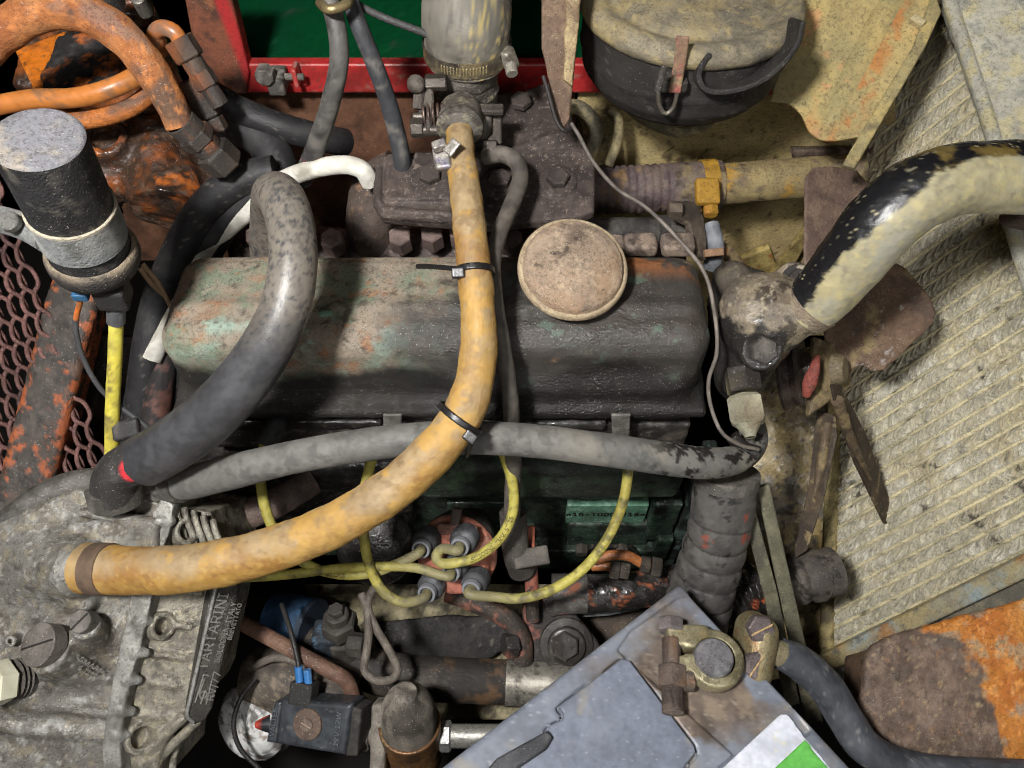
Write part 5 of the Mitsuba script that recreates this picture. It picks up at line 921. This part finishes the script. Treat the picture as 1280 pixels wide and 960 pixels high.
def f(p):
    d = sext(p, A1, -.12, .030, .022)
    d = np.maximum(d, (p[..., 2] - .032 + .16 * (p[..., 0] + .02) + .05 * np.maximum(p[..., 1], 0) - .12 * np.minimum(p[..., 1] + .08, 0) * 1.) * .97)
    d = su(d, scap(p, rl(30, 695, .0), rl(100, 709, .035), .034, .0265), .020)
    d = su(d, scyl(p, rl(98, 709, .034), rl(106, 710, .042), .0255, .002), .003)
    d = su(d, scap(p, rl(72, 705, .02), rl(46, 772, .030), .004, .003), .010)
    d = su(d, scyl(p, rl(140, 846, -.01), rl(62, 811, .050), .0205, .003), .007)
    d = su(d, scyl(p, rl(146, 822, -.01), rl(106, 781, .050), .0125, .003), .008)
    d = su(d, scap(p, rl(96, 745, .02), rl(104, 752, .030), .012), .006)
    d = su(d, sbox(p, rl(150, 672, .020), (.040, .017, .012), .006), .008)
    for (a, b, r) in (((104, 641, .033), (198, 652, .026), .0042), ((50, 880, .033), (152, 893, .024), .0044), ((-40, 905, .036), (148, 920, .022), .0050), ((100, 842, .03), (150, 850, .02), .0022)):
        d = su(d, scap(p, rl(*a), rl(*b), r), .006)
    d = su(d, scap(p, rl(-10, 860, .02), rl(45, 850, .025), .024), .02)
    c = rl(14, 801, .04); d = su(d, scyl(p, c - [0, 0, .02], c + [0, 0, .002], .0045, .001), .002); d = ss(d, scyl(p, c - [0, 0, .004], c + [0, 0, .02], .0022, .0005), .001)
    return d
part(t, 'body', solid(f, (-.14, -.14, -.10), (.085, .145, .075), .0019, RG), 'cast', AL, lump=.0009)
part(t, 'outer_rim', ptube([(-40, 712, .008), (-5, 668, .012), (35, 632, .014), (80, 608, .012), (125, 601, .006), (165, 612, -.004)], 16), 'cast', paint('#4d4a46', ('#66635d', 30, .48, .62), ('#33312e', 24, .55, .66)), lump=.0008)
A2 = P2([(196, 632), (262, 640), (276, 690), (276, 722), (245, 870), (236, 890), (222, 905), (205, 940), (196, 1040), (150, 1040), (150, 900), (165, 800), (185, 700)], .0)
def f(p):
    d = sext(p, A2, -.12, .012, .008); d = np.maximum(d, (p[..., 2] - .012 + .25 * (p[..., 0] - .06)) * .97)
    for (a, b, r) in (((190, 776, .012), (236, 783, .004), .0022), ((184, 816, .012), (230, 822, .004), .0022), ((172, 850, .012), (222, 856, .004), .0024), ((160, 890, .012), (226, 898, .003), .0028), ((196, 733, .012), (250, 742, .004), .0024), ((188, 935, .008), (228, 898, .006), .0036), ((196, 950, -.0), (246, 902, -.004), .0036)):
        d = su(d, scap(p, rl(*a), rl(*b), r * 1.35), .004)
    for x, y, w, r in ((236, 664, .012, .0125), (205, 783, .016, .0125), (178, 922, .014, .0150), (214, 930, -.02, .013)):
        c = rl(x, y, w); ax = nrm([.75, .12, .55]); d = su(d, scyl(p, c - ax * .02, c, r, .0015), .003); d = ss(d, scyl(p, c - ax * .010, c + ax * .02, r * .66, .0008), .001)
    return d
part(t, 'end_casting', solid(f, (.0, -.14, -.10), (.14, .13, .035), .0017, RG), 'cast', AL2, lump=.0008)
for i in range(5):
    x = 216 + i * 12
    part(t, 'cooling_rib', join(ptube([(x + 2, 629 + i * 5, .010), (x + 6, 645 + i * 5, .010), (x + 14, 668 + i * 4, .006), (x + 18, 695, .0)], 4.2), ptube([(x + 2, 631 + i * 5, -.0), (x + 6, 646 + i * 5, -.0), (x + 14, 670 + i * 4, -.006)], 4.2)), 'cast', AL2)
for i in range(4):
    x = 158 + i * 17
    part(t, 'cooling_rib', ptube([(x + 16, 930 - i * 6, -.01), (x + 8, 950, -.012), (x + 4, 985, -.016)], 4.6), 'cast', AL2)
FL = P2([(206, 622), (220, 630), (214, 668), (202, 695), (194, 745), (182, 800), (168, 850), (160, 890), (156, 930), (162, 1000), (138, 1000), (134, 930), (142, 870), (152, 820), (164, 770), (174, 720), (186, 680), (196, 640)], .02)
def f(p):
    d = sext(p, FL, -.10, .030, .003); d = np.maximum(d, (p[..., 2] - .031 + .10 * (p[..., 0] - .04)) * .97)
    for x, y in ((181, 776), (176, 816), (166, 850), (158, 889), (152, 919), (208, 652), (192, 690)): d = su(d, scap(p, rl(x - 8, y - 1, .028), rl(x + 6, y, .022), .0042), .004)
    return d
part(t, 'flange', solid(f, (.0, -.14, -.06), (.09, .13, .04), .0016, RG), 'cast', paint('#7d7c77', ('#94928b', 40, .48, .6), ('#605e58', 30, .55, .66), ('#b5b3ae', 60, .35, .55, WEAR, .9)), lump=.0006)
TN = nrm([.52, -.12, .80]); TX = nrm(at(285, 722, .0) - at(240, 880, .006)); TP = Fr(at(262, 800, .006), TX, z=TN)
k = part(t, 'name_panel', plate(TP, [(272, 700), (302, 706), (298, 740), (265, 885), (256, 900), (244, 905), (234, 897), (236, 880)], -.03, 0, .0016, .003, .001), 'cast', paint('#3f3d39', ('#57544e', 40, .5, .62), ('#2c2a27', 30, .55, .66)), 'dark panel with raised lettering')
part(k, 'panel_border', tube([list(TP.out(TP.pix(x, y, .0005))) for x, y in ((276, 700), (268, 742), (252, 812), (237, 878), (234, 894), (242, 903))], .0019, .003, 12), 'metal', paint('#8a8984', ('#a3a29d', 50, .5, .6)))
def tline(s, h, x, y, mat='metal', col='#8d8b85', dep=.0012, bold=False, par=k, fr=TP, nm='lettering'):
    q = fr.pix(x, y, 0); part(par, nm, text(s, h, Fr(fr.out(q), fr.A[0], fr.A[1]), dep, bold, False), mat, col)
tline('TARTARINI', .0098, 258, 838); tline('BOLOGNA-ITALY', .0050, 274, 828); tline('BREVETTATO', .0040, 289, 800); tline('RV/77', .0072, 266, 876)
for a, b in (((244, 878), (255, 843)), ((251, 880), (257, 862)), ((258, 880), (266, 846)), ((255, 843), (263, 845)), ((249, 868), (256, 848))):
    part(k, 'emblem_line', tube([list(TP.out(TP.pix(*a, .0006))), list(TP.out(TP.pix(*b, .0006)))], .0008, .003, 8), 'metal', '#8d8b85')
part(k, 'emblem_ring', lathe([(.0026, 0), (.0026, .0012), (.0038, .0012), (.0038, 0)], Fr(TP.out(TP.pix(254, 868)), XW, z=TN), 24), 'metal', '#8d8b85')
PL = paint('#55504b', ('#6d6862', 40, .5, .62), ('#403c38', 30, .55, .66))
def slot_plug(x, y, w, ax, r, ang):
    fr = Fr(at(x, y, w), [math.cos(ang), math.sin(ang), 0], z=ax); b = part(t, 'plug', lathe([(0, .004), (r * .93, .004), (r, .003), (r, -.01)], fr, 48), 'dirty', PL)
    part(b, 'slot', box(fr, (0, 0, .0042), (r * .92, .0009, .0005), .0003, .0009), 'dirty', '#26231f')
pa = nrm(at(66, 812, .036) - at(128, 838, -.01)); slot_plug(51, 806, .0585, nrm(pa * .6 + np.array([-.2, .1, .7])), .0185, .25)
pb = nrm(at(108, 784, .04) - at(140, 815, -.01)); slot_plug(103, 777, .0555, nrm(pb * .6 + np.array([-.1, .1, .7])), .0100, .9)
tf_ = Fr(at(98, 826, .0455), nrm(at(60, 808, .05) - at(128, 830, .02)) * -1, z=[.15, -.25, .95])
for s, dy in (('TESSMARI', .001), ('DE 16 IIS', -.0065)): part(t, 'lettering', text(s, .0048, Fr(tf_.out([.004, dy, .0]), tf_.A[0], tf_.A[1]), .0012), 'cast', '#7b7871')
hx = Fr(at(2, 853, .062), [.6, .9, 0], z=nrm([-.45, .1, .9])); NK = paint('#b5b29c', ('#98947f', 30, .5, .62), ('#c9c6b3', 40, .55, .65))
b = part(t, 'hex_bolt', hexa(hx, .0195, -.006, .012, 6, .12), 'sleek', NK, 'clean pale hexagon bolt')
for z in (-.010, -.014, -.018): part(b, 'thread_ring', lathe([(.012, z - .0012), (.0172, z), (.012, z + .0012)], hx, 40), 'dirty', '#4d4843')
# ================================================================== low down in the middle
t = thing('oil_filter', 'white oil filter with rust and black spatter, half hidden behind the black solenoid', 'oil filter')
of2 = Fr(at(309, 908, -.12), [1, 0, .3], z=nrm([-.42, -.16, .88])); ro = 47 * px(-.12)
WF = paint('#b9b9b6', ('#d0d0cc', 30, .5, .64), ('#2b2522', 50, .54, .57), ('#6d5a48', 110, .63, .67), ('#1d1a18', 20, .62, .66))
part(t, 'can', lathe([(0, .012), (ro * .6, .011), (ro * .85, .007), (ro * .95, .0), (ro * 1.02, -.004), (ro * 1.05, -.010), (ro * .97, -.014), (ro * .97, -.08), (0, -.08)], of2, 72, sharp=70, step=.003), 'sleek', WF, lump=.0016)
part(t, 'base_rim', lathe([(ro * 1.0, -.018), (ro * 1.1, -.022), (ro * 1.1, -.034), (ro, -.036)], of2, 64), 'dirty', '#38332f')
t = thing('filter_head', 'dusty brown grey cylinder behind the oil filter and below the copper pipe', 'filter head')
FH = paint('#4b443d', ('#625a50', 26, .47, .61), ('#332e2a', 20, .55, .66), ('#7d6f5e', 140, .60, .67))
part(t, 'body', ptube([(322, 846, -.14, 36), (335, 848, -.135, 40), (390, 862, -.13, 42), (440, 880, -.13, 40)], 40), 'dirty', FH, lump=.002)
part(t, 'union', ptube([(440, 872, -.10, 14), (446, 888, -.11, 19), (450, 910, -.13, 20)], 18, rough=.1), 'dirty', paint('#3f3a36', ('#5d564e', 40, .5, .62)), lump=.001)
part(t, 'strap', ptube([(318, 832, -.105), (345, 822, -.098), (372, 828, -.098), (386, 842, -.10)], 5), 'dirty', '#5d574f')
solo('copper_pipe', 'dull copper pipe bending down into the filter head', 'pipe', ptube([(285, 768, -.12), (320, 788, -.10), (370, 815, -.085), (412, 838, -.08), (432, 850, -.082), (440, 866, -.09), (442, 880, -.10)], 9.5), 'dirty', paint('#5d4438', ('#755a4a', 30, .48, .62), ('#4d3a33', 30, .55, .66)))
# solenoid valve
SN = nrm([-.22, .10, .96]); SF = Fr(at(385, 908, -.055), at(432, 912, -.055) - at(340, 902, -.055), z=SN)
t = thing('solenoid', 'black square solenoid coil with a brown disc nut, at the bottom left of the middle', 'solenoid')
SB = paint('#2f3236', ('#3f4347', 26, .48, .62), ('#222427', 22, .55, .66), ('#77736c', 150, .68, .73, None, .6))
part(t, 'coil', plate(SF, [(352, 876), (438, 882), (429, 943), (345, 929)], -.034, 0, .0016, .005, .0015), 'sleek', SB)
part(t, 'end_strip', plate(Fr(SF.out([0, 0, .002]), SF.A[0], SF.A[1]), [(343, 877), (352, 877), (345, 930), (332, 928)], -.034, 0, .0016, .003), 'sleek', SB)
part(t, 'side_frame', plate(Fr(SF.out([0, 0, -.004]), SF.A[0], SF.A[1]), [(440, 884), (452, 887), (446, 946), (432, 945)], -.032, 0, .0016, .002), 'dirty', paint('#2b2927', ('#45413d', 40, .5, .62)))
dnf = Fr(SF.out(SF.pix(385, 905, .0)), [.9, -.4, 0], z=SN); DN = paint('#55463d', ('#6b5a4d', 40, .5, .62), ('#42372f', 40, .55, .66))
k = part(t, 'disc_nut', lathe([(0, .0028), (.0150, .0028), (.0158, .002), (.0158, -.001)], dnf, 56), 'dirty', DN)
part(k, 'centre_screw', rod(dnf, .0066, .001, .0045, 32), 'dirty', paint('#5a4d44', ('#6d5f55', 50, .5, .6)))
part(k, 'slot', box(dnf, (0, 0, .0046), (.006, .0006, .0004), .0002, .0008), 'dirty', '#a08a78')
sl = lambda s, h, x, y, rot: part(t, 'lettering', text(s, h, Fr(SF.out(SF.pix(x, y, .0012)), SF.A[1] * rot, -SF.A[0] * rot), .0007), 'sleek', '#565a60')
sl('12V 17W', .0055, 425, 912, 1); part(t, 'lettering', text('VALTEK', .0055, Fr(SF.out(SF.pix(345, 903, .0032)), SF.A[1], -SF.A[0]), .0007), 'sleek', '#50545a')
part(t, 'red_pip', lathe([(0, .011), (.003, .010), (.0065, .003), (.009, -.004)], Fr(at(332, 905, -.072), [0, 1, 0], z=nrm([-1, .05, .3])), 32), 'sleek', lambda p, n, a: np.where((p[:, 0] < at(327, 905, -.066)[0])[:, None], C('#a83a2a'), C('#232427')))
k = part(t, 'plug', box(Fr(at(380, 866, -.07), SF.A[0], z=SN), (0, 0, 0), (.0125, .012, .010), .002, .0018), 'dirty', '#262523')
for x, y in ((374, 842), (385, 846)): part(k, 'blue_terminal', ptube([(x - 1, y - 9, -.066), (x + 1, y + 10, -.066)], 5), 'sleek', paint('#2f6398', ('#7fa0bd', 90, .6, .66)))
solo('solenoid_wire', 'thin black wire climbing from the blue terminals', 'wire', ptube([(374, 836, -.066), (370, 815, -.07), (362, 785, -.08), (352, 755, -.10)], 3.2), 'rubber', '#232221')
solo('solenoid_wire', 'thin black wire drooping across the white oil filter', 'wire', ptube([(318, 850, -.09), (300, 875, -.075), (292, 905, -.07), (300, 935, -.07), (325, 962, -.07)], 3), 'rubber', '#1d1c1b')
t = thing('gas_valve', 'grey domed gas valve clasped by a rusty brass slotted cup, at the bottom centre', 'valve')
VG = paint('#6d675e', ('#857e73', 36, .48, .62), ('#4d4841', 26, .54, .66)); VA = nrm([.03, .72, .62]); vf = Fr(at(512, 905, -.06), XW, z=VA)
part(t, 'dome', lathe([(0, .066), (.010, .0655), (.0115, .064), (.014, .056), (.022, .046), (.0265, .034), (.028, .018), (.029, .0), (.029, -.02)], vf, 56, sharp=45), 'dirty', lambda p, n, a: paint('#6d675e', ('#857e73', 36, .48, .62), ('#26231f', 42, .56, .59), ('#4d4841', 26, .56, .66))(p, n, a), lump=.0008)
def f(p):
    d = np.abs(np.hypot(p[..., 0], p[..., 1]) - .0295) - .0022; d = d2(d, np.abs(p[..., 2] + .035) - .037, .001)
    d = ss(d, scap(p, (0, -.04, -.020), (0, -.04, -.075), .0085), .001); return d
part(t, 'cup', solid(f, (-.034, -.034, -.075), (.034, .034, .004), .0015, vf), 'metal', paint('#77573a', ('#9b6f3e', 26, .46, .6), ('#4d3a2c', 24, .54, .66), ('#b59a6d', 40, .62, .7)))
part(t, 'core', rod(vf, .026, -.08, -.01, 40), 'oily', '#4b3a2c')
part(t, 'body_ear', box(Fr(at(476, 918, -.07), XW, z=[0, .2, 1]), (0, 0, 0), (.008, .034, .018), .005, .002), 'dirty', VG)
sfx = Fr(at(455, 918, -.08), [0, .5, 1], z=XW)
part(t, 'hexagon', hexa(sfx, .0165, -.004, .006, 6), 'dirty', VG); part(t, 'neck', rod(sfx, .0105, .005, .020), 'dirty', VG); part(t, 'seal_tape', rod(sfx, .0112, .0155, .0185), 'sleek', '#d5d2c6')
k = part(t, 'outlet_nut', hexa(Fr(at(556, 920, -.08), [0, .5, 1], z=XW), .0155, -.005, .007, 6), 'metal', '#8d8c8a'); part(k, 'pipe', rod(Fr(at(556, 920, -.08), [0, .5, 1], z=XW), .0118, .006, .06), 'metal', paint('#98968f', ('#b3b1aa', 50, .5, .6)))
# long pipe, dipstick, unions
t = thing('cross_pipe', 'dark steel pipe crossing low behind the valve, bare metal sleeve at its right end', 'pipe')
part(t, 'pipe', ptube([(385, 805, -.19), (440, 830, -.17), (500, 845, -.16), (570, 850, -.16), (640, 853, -.16)], 27), 'dirty', paint('#2e2a27', ('#4a423a', 30, .5, .64), ('#6b4f34', 26, .55, .66, xin(-.12, -.05), .8)), lump=.0008)
part(t, 'bare_sleeve', ptube([(632, 853, -.16), (720, 857, -.16)], 28.5), 'metal', paint('#8a857b', ('#a39e92', 40, .48, .6), ('#403b34', 90, .57, .64)))
solo('dipstick_handle', 'grey wire dipstick handle bent into a long loop', 'dipstick', ptube([(452, 742, -.10), (458, 758, -.095), (461, 790, -.085), (458, 818, -.075), (455, 836, -.07), (465, 848, -.068), (482, 851, -.068), (494, 846, -.07), (497, 836, -.072), (486, 812, -.08), (470, 785, -.09), (460, 760, -.095), (462, 745, -.10), (470, 732, -.11)], 5.2), 'dirty', paint('#5a534b', ('#736a5f', 50, .5, .62), ('#453f39', 40, .55, .66)))
t = thing('brake_union', 'dark stacked hexagon union with a side nut, left of the dipstick handle', 'pipe union')
BU = paint('#36332f', ('#524d46', 36, .5, .62), ('#26231f', 30, .55, .66))
uf = frax(at(430, 800, -.15), nrm([-.02, .75, .6]))
for r, a, b, n in ((.020, -.02, .012, 24), (.0205, .018, .040, 6), (.013, .038, .052, 24), (.009, .052, .060, 6)): part(t, 'hexagon' if n == 6 else 'sleeve', hexa(uf, r, a, b, n), 'dirty', BU)
part(t, 'side_nut', hexa(frax(at(446, 806, -.105), [1, 0, .3]), .013, -.008, .010), 'dirty', BU)
part(t, 'lower_body', box(frax(at(412, 800, -.15), uf.A[2]), (0, 0, 0), (.016, .016, .02), .004, .0022), 'dirty', paint('#2f3a44', ('#24282c', 30, .46, .58), ('#4b6478', 60, .58, .66)))
t = thing('blue_cap', 'dusty blue cylindrical cap in the shadow behind the copper pipe', 'cap')
part(t, 'shell', ptube([(345, 775, -.20), (372, 778, -.19), (386, 782, -.185)], 33), 'rubber', paint('#2b4562', ('#3f5f80', 30, .48, .62), ('#1f2a36', 20, .5, .64)))
part(t, 'end_ring', ptube([(386, 782, -.185), (392, 784, -.183)], 35, step=.002), 'rubber', '#26303c')
solo('undertray', 'black gritty sheet deep under the distributor', 'tray', plate(Fr(at(560, 800, -.27), XW, z=nrm([0, .3, .95])), [(468, 778), (560, 768), (660, 772), (660, 790), (590, 840), (470, 850)], -.004, 0, .003), 'dirty', paint('#1f1d1c', ('#332f2c', 40, .5, .64), ('#6d675e', 170, .70, .74)), lump=.002)
solo('chassis_plate', 'beige chassis plate with black oil spots glimpsed under the distributor', 'plate', plate(Fr(at(560, 760, -.31), XW, z=nrm([0, .3, .95])), [(380, 730), (760, 730), (800, 900), (420, 900)], -.005, 0, .004), 'dirty', paint('#8a8064', ('#6d644f', 20, .48, .62), ('#2a251f', 46, .56, .60), ('#a39877', 30, .56, .66)))
# engine mount
t = thing('engine_mount', 'black engine mount bracket with chipped red paint and a large round bolt', 'engine mount')
EM = paint('#2a2725', ('#403a36', 30, .5, .62), ('#8a5547', 30, .56, .61), ('#1d1b1a', 24, .58, .68))
mfm = Fr(at(690, 790, -.16), XW, z=nrm([0, .05, 1]))
part(t, 'plate', plate(mfm, [(655, 750), (678, 748), (690, 765), (720, 770), (745, 800), (760, 830), (650, 838), (652, 800)], -.02, 0, .002, .003, .001), 'dirty', EM, lump=.001)
part(t, 'web', plate(Fr(mfm.out([0, 0, .004]), mfm.A[0], mfm.A[1]), [(676, 742), (690, 742), (712, 768), (690, 772), (682, 766)], -.02, 0, .002, .002), 'dirty', EM)
part(t, 'upright', ptube([(663, 690, -.14), (665, 740, -.14), (666, 775, -.145)], 8.5), 'dirty', paint('#3d3632', ('#9b5a48', 40, .50, .56), ('#5d564e', 40, .56, .64)))
k = part(t, 'round_bolt', lathe([(0, .010), (.018, .010), (.021, .008), (.022, .002), (.030, .001), (.031, -.002)], Fr(at(708, 806, -.155), XW, z=nrm([0, .05, 1])), 56), 'gloss', paint('#332f2c', ('#57514a', 30, .5, .62), ('#1f1c1a', 40, .55, .64)))
part(k, 'hexagon', hexa(Fr(at(706, 806, -.147), XW, z=nrm([0, .05, 1])), .0165, 0, .009, 6), 'gloss', '#3a3633')
part(t, 'arm', ptube([(560, 740, -.17), (600, 755, -.16), (636, 775, -.155), (652, 800, -.155), (654, 838, -.16)], 13), 'dirty', paint('#36302c', ('#5d4a3e', 30, .5, .62), ('#8a5a48', 60, .60, .66)))
part(t, 'side_bolt', hexa(Fr(at(640, 806, -.145), [0, 1, 0], z=[-1, 0, .4]), .014, -.006, .010), 'dirty', EM)
part(t, 'red_tab', plate(Fr(at(660, 672, -.12), XW, z=[0, .2, 1]), [(650, 657), (669, 657), (669, 700), (652, 700)], -.003, 0, .0018), 'dirty', paint('#a05a42', ('#7a4434', 30, .5, .62)))
t = thing('water_pipe', 'black tarry water pipe with flecks of orange paint, behind the battery corner', 'pipe')
part(t, 'pipe', ptube([(690, 742, -.17), (735, 742, -.17), (790, 738, -.17), (850, 728, -.175)], 23, rough=.05), 'oily', paint('#201e1d', ('#3d3a37', 40, .5, .64), ('#95563a', 50, .66, .69)), lump=.002)
part(t, 'bare_end', ptube([(690, 742, -.17), (733, 742, -.17)], 24.5), 'gloss', paint('#4d4a46', ('#6d6a66', 40, .5, .62), ('#95563a', 40, .62, .66)))
solo('grey_tray', 'small smooth grey tray edge below the tarry water pipe', 'tray', plate(Fr(at(750, 762, -.21), XW, z=nrm([0, .2, 1])), [(712, 756), (800, 752), (800, 762), (760, 770), (728, 772)], -.004, 0, .002, .002), 'sleek', '#7b7f80')
solo('cross_member', 'dusty brown steel member under the tarry water pipe', 'beam', plate(Fr(at(740, 790, -.25), XW, z=nrm([0, .3, .95])), [(690, 762), (840, 762), (840, 860), (690, 860)], -.01, 0, .004), 'dirty', paint('#3f362e', ('#57493d', 24, .48, .62), ('#2a2420', 26, .55, .66)))
t = thing('fuel_pipe', 'copper coloured fuel pipe with two dark nuts on the block below the number pad', 'pipe')
CU = paint('#8a5430', ('#a56a3e', 36, .48, .6), ('#5a3a26', 30, .55, .66))
part(t, 'pipe', ptube([(742, 700, -.13), (765, 694, -.125), (785, 695, -.125), (803, 704, -.13), (818, 708, -.135)], 6.5), 'gloss', CU)
part(t, 'pipe', ptube([(740, 708, -.14), (760, 708, -.135), (775, 712, -.135)], 6), 'gloss', CU)
for x, y, r in ((806, 705, 11), (820, 708, 13), (768, 712, 12), (780, 713, 11)): part(t, 'nut', hexa(frax(at(x, y, -.13), [1, -.15, .1]), r * px(-.13), -.005, .006), 'gloss', paint('#35302b', ('#544d45', 50, .5, .62)))
solo('brown_tube', 'short brown tube in the gap between the regulator and the ignition leads', 'tube', ptube([(268, 668, -.10), (300, 648, -.10), (345, 628, -.11), (390, 600, -.13)], 19), 'dirty', paint('#4a3d37', ('#62524a', 26, .48, .62), ('#352c28', 26, .55, .66)))
solo('fuel_pump', 'round black pump body half hidden under the tan hose left of the distributor', 'pump', join(lathe([(0, .012), (.02, .011), (.034, .006), (.042, -.002), (.046, -.008), (.046, -.014), (.038, -.018), (.038, -.06)], frax(at(468, 690, -.16), nrm([0, -.2, 1])), 56, sharp=60)), 'oily', paint('#232120', ('#3b3835', 30, .5, .62), ('#5d5850', 120, .66, .72)), lump=.001)
print('triangles', NTRI[0])
